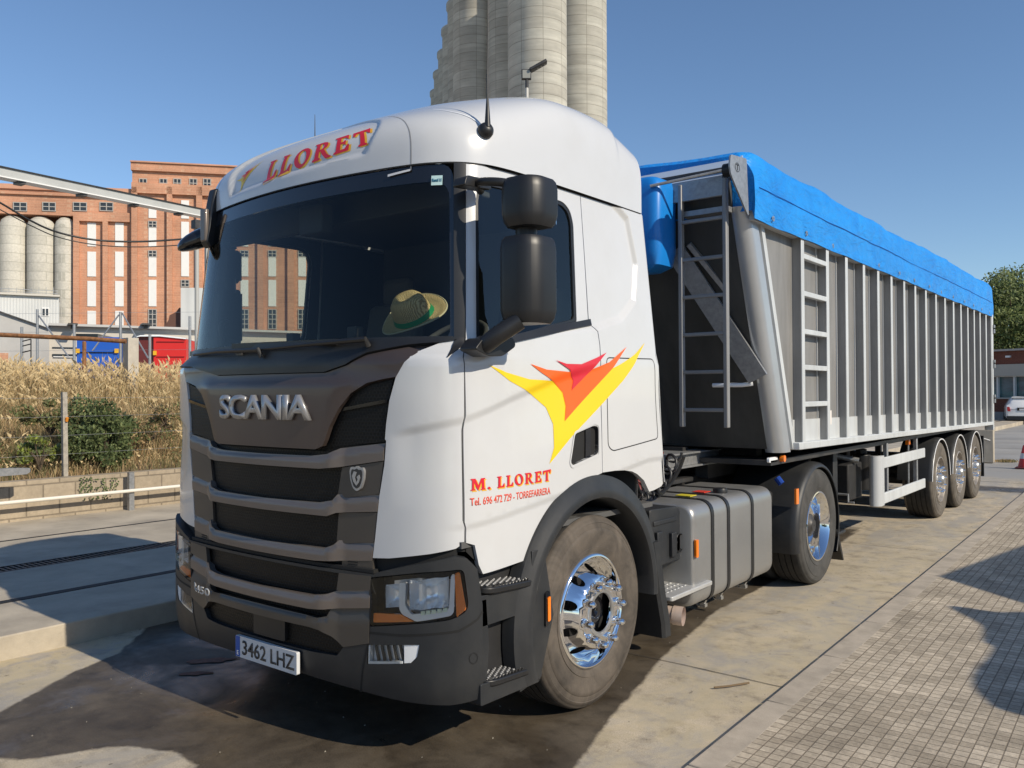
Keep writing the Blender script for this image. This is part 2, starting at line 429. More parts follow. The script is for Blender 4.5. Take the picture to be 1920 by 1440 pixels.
def gapline(pts, fn, wd, name, parent, mat=None, off=.0012, closed=False):
    pts = dens(pts, .04) if closed else [tuple(Vector(pts[i]).lerp(Vector(pts[i + 1]), k / 6)) for i in range(len(pts) - 1) for k in range(6)] + [tuple(pts[-1])]
    g = surf3(fn); n = len(pts); vs = []; fs = []
    for i, p in enumerate(pts):
        a = Vector(pts[(i - 1) % n] if (closed or i > 0) else pts[0]); b = Vector(pts[(i + 1) % n] if (closed or i < n - 1) else pts[-1])
        d = (b - a).normalized(); q = Vector((-d.y, d.x)) * wd / 2
        vs += [g(p[0] + q.x, p[1] + q.y, off), g(p[0] - q.x, p[1] - q.y, off)]
    for i in range(n if closed else n - 1):
        j = (i + 1) % n; fs.append((2 * i, 2 * i + 1, 2 * j + 1, 2 * j))
    return MB().add(vs, fs).build(name, mat or MT['gap'], parent)
# ------------------------------------------------------------ the tractor's body surfaces (plan curves measured at three heights)
LP=[(0,.13),(.2,.133),(.4,.145),(.6,.162),(.8,.188),(.95,.22),(1.06,.262),(1.14,.32),(1.19,.40),(1.213,.50),(1.22,.62),(1.22,1.0),(1.22,1.6),(1.22,2.2)]
BLT=[(0,.15),(.2,.155),(.4,.170),(.6,.195),(.8,.236),(.94,.290),(1.04,.348),(1.11,.405),(1.16,.465),(1.195,.54),(1.212,.65),(1.215,1.0),(1.215,1.6),(1.215,2.17)]
UPC=[(0,.27),(.19,.275),(.38,.290),(.57,.314),(.76,.348),(.9,.388),(1.0,.442),(1.06,.495),(1.10,.56),(1.13,.64),(1.147,.76),(1.155,1.0),(1.155,1.6),(1.15,2.13)]
FBC=[(0,.11),(.2,.113),(.4,.123),(.6,.14),(.8,.165),(.95,.198),(1.07,.24),(1.16,.30),(1.215,.37),(1.24,.45),(1.25,.55),(1.25,1.0),(1.25,1.6),(1.25,2.2)]
SLN=[0]
for a_,b_ in zip(LP,LP[1:]): SLN.append(SLN[-1]+math.hypot(b_[0]-a_[0],b_[1]-a_[1]))
def cr_(P,s):
    sg=-1 if s<0 else 1; s=abs(s); i=0
    while i<len(SLN)-2 and s>SLN[i+1]: i+=1
    t=(s-SLN[i])/(SLN[i+1]-SLN[i])
    def g(k):
        if k<0: return (-P[-k][0],P[-k][1])
        if k>=len(P): q=len(P)-1; return (2*P[q][0]-P[q-1][0],2*P[q][1]-P[q-1][1])
        return P[k]
    p0,p1,p2,p3=g(i-1),g(i),g(i+1),g(i+2)
    d=SLN[i+1]-SLN[i]; dm=(SLN[i]-SLN[i-1]) if i>0 else SLN[1]; dp=(SLN[i+2]-SLN[i+1]) if i+2<len(SLN) else d
    o=[]
    for k in (0,1):
        m1=(p2[k]-p0[k])/(d+dm)*d; m2=(p3[k]-p1[k])/(d+dp)*d
        o.append((2*t**3-3*t*t+1)*p1[k]+(t**3-2*t*t+t)*m1+(-2*t**3+3*t*t)*p2[k]+(t**3-t*t)*m2)
    return sg*o[0],o[1]
def sst(a,b,x):
    t=min(1,max(0,(x-a)/(b-a))); return t*t*(3-2*t)
def cab0(s,z):
    if z<1.88: x,y=cr_(LP,s)
    elif z<1.98:
        k=sst(1.88,1.98,z); a=cr_(LP,s); b=cr_(BLT,s); x=a[0]*(1-k)+b[0]*k; y=a[1]*(1-k)+b[1]*k
    else:
        k=(z-1.98)/(2.83-1.98); a=cr_(BLT,s); b=cr_(UPC,s); x=a[0]*(1-k)+b[0]*k; y=a[1]*(1-k)+b[1]*k
    y-=.085*sst(1.13,1.8,z)*sst(2.6,3.3,abs(s))
    return (x,y,z)
def lin(pts,x):
    if x<=pts[0][0]: return pts[0][1]
    for (a,b),(c,d) in zip(pts,pts[1:]):
        if x<=c: return b+(d-b)*(x-a)/(c-a)
    return pts[-1][1]
RECESS=[(1.05,2.92),(2.62,2.88),(2.84,2.80),(2.93,2.52),(2.84,2.28),(2.62,2.15),(2.35,2.085),(1.05,1.96)]
def feat(s,z):
    a=abs(s)
    if a<.85: return 0
    d=0
    if z>1.9: d-=.022*sst(-.005,.045,sdist(a,z,RECESS))*sst(1.25,1.4,a)
    elif z>1.2 and z<1.97:
        t=lin([(.9,1.555),(1.228,1.619),(1.536,1.713),(1.943,1.821),(2.35,1.9),(2.9,2.0)],a)-z
        d-=.014*sst(-.015,.035,t)*(1-sst(.06,.45,t))*sst(.85,1.0,a)*(1-sst(2.0,2.5,a))
    if z<1.45:
        t=lin([(1.24,1.126),(1.889,1.2),(2.9,1.33)],a)-z
        d-=.009*sst(-.01,.03,t)*sst(1.1,1.3,a)
    return d
def cab(s,z):
    x,y,_=cab0(s,z); d=feat(s,z)
    if d:
        a=cr_(LP,s-.01); b=cr_(LP,s+.01); tx,ty=b[0]-a[0],b[1]-a[1]; l=math.hypot(tx,ty); x+=ty/l*d; y-=tx/l*d
    return (x,y,z)
def bum(s,z):
    x,y=cr_(FBC,s); k=sst(.50,.30,z) if False else max(0,(.48-z))/.2
    return (x*(1-.012*k*k),y+.03*k*k,z)
# roof dome: s along the plan curve at z 2.85, t 0..1 from the eaves to the crown
ZT=crv([(0.2,3.12),(.5,3.20),(.8,3.32),(1.2,3.42),(1.6,3.445),(1.85,3.42),(2.10,3.34)],6)
RFREC=[(-.66,.02),(.60,.07),(.66,.24),(.80,.62),(.80,1.2),(-.80,1.2),(-.80,.62),(-.72,.24)]
def roof(s,t):
    x,y,_=cab0(s,2.85); t=max(-.05,min(1,t)); th=t*math.pi/2
    ys=min(max(y,.65),1.80); dx,dy=x,y-ys
    l=math.hypot(dx,dy)+1e-9; fr=max(0,-dy)/l
    p=(.30+.26*sst(1.3,.5,y))
    if dy>0: p=.35
    c=max(0,math.cos(th))**p; q=abs(math.sin(th))**p*(1 if th>=0 else -1)
    X=dx*c; Y=ys+dy*c; zt=lin(ZT,Y)-.02*min(1,(abs(X)/1.15))**2
    Z=2.85+(zt-2.85)*q
    if y<.6:
        d=-.022*sst(0,.03,sdist(s,t,RFREC)); Y-=d*1.0*c; Z+=d*.3*q
    return (X,Y,Z)
def fineband(s,z):
    a=abs(s)
    if z>1.93: return a>1.2 and -.02<sdist(a,z,RECESS)<.055
    if a<.85: return False
    t=lin([(.9,1.555),(1.228,1.619),(1.536,1.713),(1.943,1.821),(2.35,1.9),(2.9,2.0)],a)-z
    if -.02<t<.045 and a<2.45: return True
    t=lin([(1.24,1.126),(1.889,1.2),(2.9,1.33)],a)-z
    return -.015<t<.04 and a>1.1
TR=thing('truck','white articulated lorry cab with a yellow, orange and red flash on its door','truck',(0,2.6,0))
W=MT['white']; g=.004
# dark liner behind the body panels
def window_hole(sg=1,e=0.0):
    P=[(1.275,2.66),(1.290,2.735),(1.345,2.752),(2.10,2.756),(2.150,2.728),(2.172,2.67),(2.142,2.135),(1.486,2.005),(1.300,1.964)]
    P=rnd(P,[0,.04,.04,.03,.02,.04,.03,0,.02])
    return P if sg>0 else mirror(P)
ob=[]
for sg in (1,-1):
    m_=(lambda P:P) if sg>0 else mirror
    side=m_([(1.25,1.0),(1.34,.92),(1.75,.93),(1.93,1.14),(2.06,1.23),(2.25,1.29),(2.6,1.30),(2.73,1.28),(2.85,1.22),(2.92,1.17),(3.07,1.17),(3.07,2.84),(1.25,2.84)])
    ob.append(patch('l',side,cab,MT['gap'],None,[window_hole(sg)],step=.12,off=-.02))
ob.append(patch('l',[(-1.25,1.0),(1.25,1.0),(1.25,1.96),(-1.25,1.96)],cab,MT['gap'],None,step=.1,off=-.025))
for sg in (1,-1):
    ob.append(patch('l',(lambda P:P if sg>0 else mirror(P))([(1.14,1.9),(1.25,1.9),(1.25,2.86),(1.13,2.86)]),cab,MT['gap'],None,step=.05,off=-.02))
# interior faces: rear wall, floor, ceiling lining
mb=MB()
mb.b2(-1.12,1.12,2.02,2.04,1.0,2.92).b2(-1.17,1.17,.35,2.15,1.02,1.05).b2(-1.10,1.10,.60,2.05,2.86,2.88)
ob.append(mb.build('l',MT['interior'],None))
join(ob,'cab_liner',TR)
# --- corner panels
CP=[(1.158,1.985),(1.09,1.977),(.99,1.930),(.945,1.879),(.898,1.81),(.862,1.701),(.843,1.591),(.836,1.521),(.843,1.512),(.833,1.404),(.802,1.247),(.776,1.048),(.762,.958),(.859,.965),(1.067,.998),(1.19,1.022),(1.231,1.046),(1.232,1.117),(1.221,1.15),(1.222,1.563),(1.231,1.624),(1.231,1.87),(1.207,1.962)]
for sg in (1,-1): patch('corner_panel',CP if sg>0 else mirror(CP),cab,W,TR,step=.035,thick=.03,fine=fineband)
# --- doors
DR=[(1.208+g,1.960),(1.232+g,1.87),(1.237+g,1.63),(1.228+g,1.57),(1.228+g,1.14),(1.237+g,1.112),(1.237+g,1.045),(1.288,1.03),(1.311,.935),(1.336,.89),(1.756,.913),(1.793,.966),(1.85,1.04),(1.922,1.114),(1.985,1.165),(2.051,1.204),(2.14,1.238),(2.229,1.263),(2.352,1.284),(2.342,1.707),(2.340,2.001),(2.328,2.075),(2.272,2.12),(2.276,2.5),(2.275,2.846),(1.192,2.846)]
WIN=window_hole()
dw=rnd([(1.255,2.65),(1.270,2.755),(1.34,2.772),(2.11,2.776),(2.168,2.74),(2.192,2.67),(2.160,2.115),(1.486,1.985),(1.275,1.942)],[0,.04,.05,.04,.03,.04,.02,0,.02])
doors=[]
for sg in (1,-1):
    m_=(lambda P:P) if sg>0 else mirror
    hd=rnd([(2.085,1.513),(2.275,1.553),(2.312,1.543),(2.309,1.395),(2.058,1.348),(2.040,1.364)],.02,3)
    d=patch('door',m_(DR),cab,W,TR,[m_(dw),m_(hd)],step=.035,thick=.03,fine=fineband); doors.append(d)
    hb=patch('h',m_(dw),cab,MT['plastic2'],None,[window_hole(sg)],step=.06,off=-.004,thick=.02)
    patch('window_glass',window_hole(sg),cab,MT['glass'],d,step=.12,off=-.012)
    # belt strip under the window
    bs=patch('b',m_([(1.215,1.945),(1.255,1.928),(1.48,1.972),(2.285,2.105),(2.285,2.145),(1.486,2.005),(1.29,1.968),(1.215,1.985)]),cab,MT['plastic2'],None,step=.05,off=.010,thick=.02)
    join([hb,bs],'window_trim',d)
    # handle recess
    r0=patch('r',m_(hd),cab,MT['plastic2'],None,step=.04,off=-.055)
    r1=[]
    hh=dens(m_(hd),.03); gg=surf3(cab); vs=[];fs=[]
    for p in hh: vs+=[gg(p[0],p[1],.002),gg(p[0],p[1],-.055)]
    n_=len(hh)
    for i in range(n_): j=(i+1)%n_; fs.append((2*i,2*i+1,2*j+1,2*j))
    r1=MB().add(vs,fs).build('r1',MT['plastic2'])
    r2=patch('r2',m_([(2.20,1.37),(2.205,1.53),(2.255,1.54),(2.25,1.38)]),cab,MT['gloss'],None,step=.05,off=-.012,thick=.03)
    r3=gapline(rnd(m_([(2.078,1.522),(2.28,1.565),(2.322,1.55),(2.318,1.385),(2.05,1.335),(2.028,1.36)]),.02,3),cab,.010,'r3',None,W,.0035,True)
    join([r0,r1,r2,r3],'door_handle',d)
# --- side panels behind the doors
SPN=[(2.352+g,1.286),(2.49,1.286),(2.608,1.279),(2.70,1.265),(2.76,1.245),(2.841,1.20),(2.906,1.125),(2.97,1.13),(3.06,1.145),(3.08,1.16),(3.08,1.9),(3.08,2.846),(2.280,2.846),(2.282,2.5),(2.280,2.123),(2.335,2.077),(2.347,2.001),(2.349,1.707)]
HT=rnd([(2.405,1.932),(3.025,1.940),(3.030,1.448),(2.465,1.40),(2.415,1.43)],.035,4)
for sg in (1,-1):
    m_=(lambda P:P) if sg>0 else mirror
    sp=patch('side_panel',m_(SPN),cab,W,TR,step=.035,thick=.03,fine=fineband)
    gapline(m_(HT)[:-2] if sg<0 else HT,cab,.006,'hatch_outline',sp,closed=True)
# rear wall corner
bk=MB()
vs=[];fs=[]
zs=[1.17,1.5,1.9,1.98,2.4,2.84]
for i,z in enumerate(zs):
    x,y,_=cab0(3.08,z)
    for k in range(7):
        a=R(90*k/6); vs.append((x-.035+.035*math.cos(a),y+.035*math.sin(a),z))
    for k in range(6,-1,-1):
        a=R(90*k/6); vs.append((-(x-.035+.035*math.cos(a)),y+.035*math.sin(a),z))
q=14
for i in range(len(zs)-1):
    for k in range(q-1): fs.append((i*q+k,i*q+k+1,(i+1)*q+k+1,(i+1)*q+k))
bk.add(vs,fs).build('rear_wall',W,TR)
# --- roof
vs=[];fs=[];NS=260;NT=36;SM=3.08
ring=[-SM+2*SM*i/NS for i in range(NS+1)]
for i,s in enumerate(ring):
    for j in range(NT+1): vs.append(roof(s,(j/NT)**1.25))
q=NT+1
for i in range(NS):
    for j in range(NT): fs.append((i*q+j,(i+1)*q+j,(i+1)*q+j+1,i*q+j+1))
# back side of the dome
k0=len(vs);x,y,_=cab0(SM,2.85);NB=20
for i in range(NB+1):
    X0=x-2*x*i/NB
    for j in range(NT+1):
        th=(j/NT)**1.25*math.pi/2;c=max(0,math.cos(th))**.42;qq=math.sin(th)**.42;cy=max(0,math.cos(th))**.35
        Y=1.80+(y-1.80)*cy;X=X0*c;vs.append((X,Y,2.85+(lin(ZT,Y)-.035*min(1,abs(X)/1.15)**2-2.85)*qq))
for i in range(NB):
    for j in range(NT): fs.append((k0+i*q+j,k0+(i+1)*q+j,k0+(i+1)*q+j+1,k0+i*q+j+1))
rf=MB().add(vs,fs).build('roof',W,TR,smooth=50)
def roofs(s,t): return roof(s,t)
def tz(z):  # t on the front centre for a height
    return z
gapline([(.885,-.01),(.89,.15),(.90,.35),(.92,.6),(.95,.8)],roof,.006,'roof_seam',rf,M_('seam_grey',(.25,.25,.25),.6))
gapline([(-.885,-.01),(-.89,.15),(-.90,.35),(-.92,.6),(-.95,.8)],roof,.006,'roof_seam',rf,bpy.data.materials['seam_grey'])
# eaves gap around the cab
gapline([(s_,2.845) for s_ in [-3.06+6.12*i/60 for i in range(61)]],cab,.006,'eaves_seam',rf,MT['gap'],.002)
# LLORET on the roof front and the flash beside it
serif('LLORET',(-.26,.635,.055,.31),lambda a,b:roof(a,b+.17*(a+.17)),'roof_lettering',(MT['red'],M_('decal_ochre',(.75,.42,.03),.4)),rf,gap=.12,sh=(.014,-.014),slant=.05)
def flash(x0,z0,sx,sz,fn,name,parent,layers=3):
    """three nested swept shapes, unit coordinates measured on the door"""
    Y=[(1.368,1.867),(1.492,1.833),(1.674,1.802),(1.890,1.796),(2.068,1.792),(2.252,1.823),(2.414,1.858),(2.544,1.894),(2.754,1.963),(2.919,2.037),(2.581,1.802),(2.291,1.633),(2.044,1.496),(1.843,1.369),(1.887,1.451),(1.888,1.572),(1.832,1.659),(1.704,1.728),(1.516,1.793)]
    O=[(1.683,1.879),(1.820,1.853),(2.013,1.845),(2.120,1.850),(2.258,1.864),(2.433,1.907),(2.641,2.003),(2.472,1.877),(1.990,1.583),(2.006,1.664),(1.982,1.735),(1.904,1.788),(1.773,1.838)]
    Rr=[(1.902,1.904),(1.998,1.887),(2.141,1.888),(2.294,1.927),(2.404,1.961),(2.258,1.864),(2.062,1.746),(2.078,1.798),(2.028,1.857)]
    obs=[]
    for P,m,of in ((Y,MT['yellow'],.002),(O,MT['orange'],.0038),(Rr,MT['red'],.0056)):
        obs.append(patch('f',[(x0+(a-1.843)*sx,z0+(b-1.369)*sz) for a,b in P],fn,m,None,step=.026,off=of,custom=False,fine=fineband if fn is cab else None))
    return join(obs,name,parent)
flash(1.843,1.369,1,1,cab,'door_flash',doors[0])
P_=flash(-.56,-.01,.165,.42,lambda a,b:roof(a,b+.6*(a+.62)),'roof_flash',rf)
# --- door lettering
serif('M. LLORET',(1.262,1.852,1.284,1.338),cab,'door_lettering',(MT['red'],bpy.data.materials['decal_ochre']),doors[0],gap=.12,sh=(.008,-.006))
textfit('Tel. 696 472 729 - TORREFARRERA',(1.258,1.850,1.214,1.250),surf3(cab),'phone_lettering',MT['redorange'],doors[0],bold=.012,depth=.0015)
# --- windscreen and black pillars
WS=rnd([(-1.150,1.93),(1.150,1.93),(1.116,2.842),(-1.116,2.842)],[.06,.06,.09,.09])
WI=rnd([(-1.128,1.985),(1.128,1.985),(1.094,2.755),(-1.094,2.755)],[.06,.06,.09,.09])
patch('windscreen',WI,cab,MT['wind'],TR,step=.08,off=-.004)
wf=patch('windscreen_border',WS,cab,MT['gloss'],TR,[WI],step=.06,off=-.006,thick=.01)
for sg in (1,-1):
    m_=(lambda P:P) if sg>0 else mirror
    patch('pillar',m_([(1.150,1.90),(1.205,1.96),(1.189,2.842),(1.118,2.842)]),cab,MT['plastic2'],TR,step=.04,off=.006,thick=.02)
# road toll tag and sticker on the glass
patch('toll_tag',[(.75,2.800),(.885,2.815),(.885,2.825),(.75,2.812)],cab,MT['plate'],wf,step=.05,off=.004)
st=patch('s',[(1.002,2.733),(1.058,2.733),(1.058,2.781),(1.002,2.781)],cab,M_('sticker',(.45,.62,.62),.5),None,step=.05,off=.004)
tx=textfit('Resol 11',(1.007,1.053,2.750,2.766),surf3(cab),'t',M_('sticker_ink',(.02,.12,.2),.5),None,bold=.03,depth=.0065)
join([st,tx],'windscreen_sticker',wf)
# black cowl below the glass
patch('cowl',[(-1.16,1.965),(-1.06,1.90),(-.80,1.895),(-.62,1.868),(-.46,1.842),(.46,1.842),(.60,1.875),(.72,1.925),(.93,1.958),(1.06,1.968),(1.16,1.985),(1.14,2.00),(-1.14,2.00)],cab,MT['plastic2'],TR,step=.05,off=.012,thick=.03)
# --- wipers
def wiper(s0,s1,z0,z1,nm='wiper'):
    G=surf3(cab); mb=MB()
    a=G(s0,z0,.05);b=G(s1,z1,.03);c=G(s0+(s1-s0)*.5,z0+(z1-z0)*.6,.06)
    mb.tube([G(s0,z0-.03,.02),a,c,b],[.014,.014,.011,.008],8)
    mb.bar(G(s0+(s1-s0)*.25,z0+.0,.022),G(s1+(s1-s0)*.35,z1+.03,.022),.012,.03)
    mb.build(nm,MT['plastic2'],TR)
wiper(.72,-.05,1.985,1.965);wiper(-.02,-.80,1.955,1.955)
# --- hood panel (bronze) with the maker's word
HD=[(-.42,1.462),(.42,1.462),(.465,1.478),(.483,1.508),(.512,1.573),(.573,1.665),(.643,1.737),(.737,1.785),(.832,1.803),(.90,1.812),(.945,1.879),(1.003,1.935),(.93,1.953),(.72,1.922),(.60,1.870),(.46,1.838),(-.46,1.838),(-.62,1.865),(-.72,1.922),(-.93,1.953),(-1.003,1.935),(-.945,1.879),(-.90,1.812),(-.832,1.803),(-.737,1.785),(-.643,1.737),(-.573,1.665),(-.512,1.573),(-.483,1.508),(-.465,1.478)]
MT['hoodp']=M_('hood_bronze',(.095,.072,.064),.38,.5,.2,var=.06)
def hoodf(s,z):
    x,y,_=cab(s,z); a=abs(s); inn=1-sst(.42,.60,a-(z-1.46)*.35)
    return (x,y-.03*sst(0,.08,1.84-z)*(.4+.6*inn),z)
hood=patch('grille_hood',HD,hoodf,MT['hoodp'],TR,step=.035,thick=.03)
textfit('SCANIA',(-.378,.398,1.602,1.732),surf3(hoodf),'maker_lettering',MT['badge'],hood,bold=.028,depth=.016,spacing=.90)
# pivots of the wiper covers
# --- grille: black mesh behind, bars in front
def meshmat(name,sc=70,base=.008):
    m,nt,b=newmat(name);c=coords(nt)
    s=nt.nodes.new('ShaderNodeSeparateXYZ');nt.links.new(c,s.inputs[0]);cb=nt.nodes.new('ShaderNodeCombineXYZ');nt.links.new(s.outputs[0],cb.inputs[0]);nt.links.new(s.outputs[2],cb.inputs[1])
    v=nt.nodes.new('ShaderNodeTexBrick');v.offset=.5;v.inputs['Scale'].default_value=1;v.inputs['Brick Width'].default_value=.021;v.inputs['Row Height'].default_value=.0165;v.inputs['Mortar Size'].default_value=.0026;v.inputs['Mortar Smooth'].default_value=.5
    v.inputs['Color1'].default_value=(.0006,.0006,.0006,1);v.inputs['Color2'].default_value=(.0012,.0012,.0012,1);v.inputs['Mortar'].default_value=(base*2.2,base*2.2,base*2.3,1);nt.links.new(cb.outputs[0],v.inputs[0])
    L(nt,v,0,b,'Base Color');b.inputs['Roughness'].default_value=.45;b.inputs['Specular IOR Level'].default_value=.25
    bump(nt,b,v.outputs['Fac'],.6,.004);return m
MT['mesh']=meshmat('grille_mesh',42,.0045)
for sg in (1,-1):
    m_=(lambda P:P) if sg>0 else mirror
    mg=patch('mesh_panel',m_([(.475,1.472),(.50,1.508),(.527,1.573),(.588,1.66),(.655,1.727),(.745,1.773),(.835,1.790),(.878,1.80),(.852,1.701),(.833,1.591),(.828,1.507)]),cab,MT['mesh'],TR,step=.05,off=-.008,thick=.02)
    patch('mesh_divider',m_([(.575,1.650),(.845,1.690),(.848,1.707),(.59,1.668)]),cab,MT['gloss'],mg,step=.05,off=.004,thick=.012)
patch('grille_mesh',[(-.83,1.36),(.83,1.36),(.83,1.50),(.49,1.475),(.45,1.452),(-.45,1.452),(-.49,1.475),(-.83,1.50)],cab,MT['mesh'],TR,step=.06,off=-.012,thick=.0)
patch('grille_mesh',[(-.80,.955),(.80,.955),(.83,1.40),(-.83,1.40)],cab,MT['mesh'],TR,step=.06,off=-.015,thick=.0)
def proud(fn,d,w0,w1):
    """push the middle of a bar forward"""
    def f(s,z):
        x,y,_=fn(s,z);k=1-sst(w0,w1,abs(s));return (x,y-d*k,z)
    return f
pf=proud(cab,.03,.50,.60)
def bar(top,bot,name='trim_bar',mat='bronze',fn=None,par=None):
    f0=fn or pf
    def fn(s,z):
        x,y,_=f0(s,z);a=abs(s);zt=lin(top,a);zb_=lin(bot,a);k=min(1,max(0,(zt-z)/max(.02,zt-zb_)));return (x,y+.014*(1-sst(0,.45,k)),z)
    P=[(a,b) for a,b in bot]+[(-a,b) for a,b in reversed(bot)][:-1 if bot[0][0]==0 else None]
    # outline: bottom left->right then top right->left
    B_=[(-a,b) for a,b in reversed(bot) if a>0]+[(a,b) for a,b in bot]
    T_=[(a,b) for a,b in reversed(top)]+[(-a,b) for a,b in top if a>0]
    return patch(name,B_+T_,fn or pf,MT[mat],par or TR,step=.018,off=.004,thick=.03)
bar([(0,1.425),(.38,1.428),(.49,1.440),(.56,1.470),(.831,1.501)],[(0,1.366),(.45,1.368),(.565,1.380),(.828,1.420)])
bar([(0,1.195),(.43,1.200),(.520,1.216),(.545,1.246),(.802,1.258)],[(0,1.137),(.50,1.140),(.547,1.158),(.789,1.178)])
bar([(0,.974),(.47,.980),(.525,1.000),(.550,1.024),(.768,1.030)],[(0,.914),(.42,.916),(.55,.926),(.757,.945)])
for sg in (1,-1):
    m_=(lambda P:P) if sg>0 else mirror
    for P in ([(.536,1.225),(.800,1.262),(.826,1.416),(.568,1.376)],[(.530,1.004),(.770,1.034),(.787,1.174),(.545,1.155)]):
        patch('grille_side_cover',m_(P),cab,MT['bronze2'],TR,step=.05,off=-.002,thick=.02)
# badge
def shield(s0,z0,w_,h_): return [(s0+a*w_,z0+b*h_) for a,b in [(0,-1),(.55,-.75),(.9,-.1),(1,.55),(.8,.9),(.35,.8),(0,1),(-.35,.8),(-.8,.9),(-1,.55),(-.9,-.1),(-.55,-.75)]]
bd=patch('a',rnd(shield(.675,1.33,.046,.062),.01,3),cab,MT['badge'],None,step=.03,off=.012,thick=.014)
b2=patch('b',rnd(shield(.675,1.33,.036,.050),.01,3),cab,MT['steel'],None,step=.03,off=.0135,thick=.001)
b3=patch('c',[(.675+a*.03,1.33+b*.038) for a,b in [(0,-.9),(.5,-.5),(.8,.1),(.6,.5),(.1,.2),(.3,-.1),(0,-.5),(-.3,.1),(.1,.8),(-.5,.9),(-.9,.3),(-.6,-.4)]],cab,MT['badge'],None,step=.03,off=.016,thick=.002)
join([bd,b2,b3],'shield_badge',TR)
MT['tank']=M_('tank_aluminium',(.34,.34,.335),.36,.6,var=.05,vscale=2,rvar=.06)
MT['dull']=M_('dusty_rim',(.30,.27,.235),.5,.5,var=.3,vscale=14)
# ------------------------------------------------------------ bumper
LE=1.335
HL=rnd([(.772,.872),(1.04,.918),(1.225,.935),(1.252,.746),(1.172,.706),(.766,.640)],[.01,.02,.03,.05,.04,.01])
BO=[(-LE,.335),(-1.15,.312),(-.95,.311),(-.69,.322),(-.3,.335),(.3,.335),(.69,.322),(.95,.311),(1.15,.312),(LE,.335),(LE,.76),(1.30,.93),(1.24,.982),(1.18,.992),(.95,.935),(.80,.895),(.79,.885),(-.79,.885),(-.80,.895),(-.95,.935),(-1.18,.992),(-1.24,.982),(-1.30,.93),(-LE,.76)]
FG=rnd([(.752,.466),(.750,.556),(1.032,.588),(.998,.502),(.965,.492)],[.006,.006,.01,.03,.01],3)
FG=[(.747,.463),(.751,.553),(1.031,.588),(1.02,.53),(.990,.498)]
GRW=[(-.76,.87),(-.76,.56),(-.60,.52),(-.555,.47),(-.43,.462),(.43,.462),(.555,.47),(.60,.52),(.76,.56),(.76,.87)]
bp_=patch('bumper',BO,bum,MT['plastic'],TR,[HL,mirror(HL),FG,mirror(FG),rnd(GRW,.01,2)],step=.045,thick=.05)
gapline([(.777,.80),(.762,.64),(.754,.564),(.72,.43),(.694,.315)],bum,.009,'bumper_seam',bp_);gapline([(-.777,.80),(-.762,.64),(-.754,.564),(-.72,.43),(-.694,.315)],bum,.009,'bumper_seam',bp_)
gapline([(.766,.612),(.95,.622),(1.20,.655),(1.30,.70),(LE,.73)],bum,.012,'bumper_seam',bp_,MT['gap']);gapline([(-.766,.612),(-.95,.622),(-1.20,.655),(-1.30,.70),(-LE,.73)],bum,.012,'bumper_seam',bp_)
gapline(ell(1.275,.525,.024,.024,16),bum,.004,'tow_cap',bp_,MT['plastic2'],.002,True)
patch('lower_mesh',[(-.76,.45),(.76,.45),(.76,.88),(-.76,.88)],bum,MT['mesh'],bp_,step=.07,off=-.025)
# black body behind the bumper
mb=MB();mb.b2(-1.15,1.15,.42,1.0,.32,.95).b2(-.7,.7,.25,.45,.36,.88);mb.build('bumper_core',MT['under'],bp_,bevel=0)
def bar2(top,bot,name='bumper_trim_bar',mat='bronze',d=.035):
    return bar(top,bot,name,mat,proud(bum,d,.46,.58),bp_)
bar2([(0,.742),(.40,.748),(.50,.762),(.56,.785),(.768,.812)],[(0,.682),(.40,.684),(.50,.692),(.765,.728)])
bar2([(0,.648),(.36,.645),(.44,.640),(.50,.655),(.52,.692),(.765,.727)],[(0,.592),(.40,.594),(.47,.588),(.53,.565),(.60,.520),(.76,.562)],mat='bronze2',d=.030)
for sg in (1,-1):
    m_=(lambda P:P) if sg>0 else mirror
    patch('bumper_side_cover',m_([(.556,.786),(.572,.872),(.772,.878),(.768,.814)]),bum,MT['bronze2'],bp_,step=.05,off=.002,thick=.02)
# slats vent above
patch('cab_step_bar',[(-.78,.888),(.78,.888),(.78,.905),(-.78,.905)],bum,MT['gap'],bp_,step=.06,off=-.01,thick=.05)
for sg in (1,-1):
    m_=(lambda P:P) if sg>0 else mirror
    v_=patch('v',m_([(.57,.893),(.765,.893),(.765,.950),(.57,.940)]),bum,MT['bronze2'],None,step=.05,off=-.022,thick=.02)
    vs_=[patch('v',m_([(.61,.900+.012*k),(.67,.901+.012*k),(.67,.906+.012*k),(.61,.905+.012*k)]),bum,MT['gap'],None,step=.05,off=-.019,thick=.003) for k in range(3)]
    join([v_]+vs_,'vent',bp_)
patch('bumper_gap',[(-1.2,.88),(1.2,.88),(1.2,1.02),(-1.2,1.02)],bum,MT['gap'],bp_,step=.1,off=-.05)
# radar cover
patch('radar_cover',rnd([(-.09,.475),(.175,.475),(.175,.585),(-.09,.585)],.01,2),bum,MT['plastic2'],bp_,step=.05,off=-.004,thick=.03)
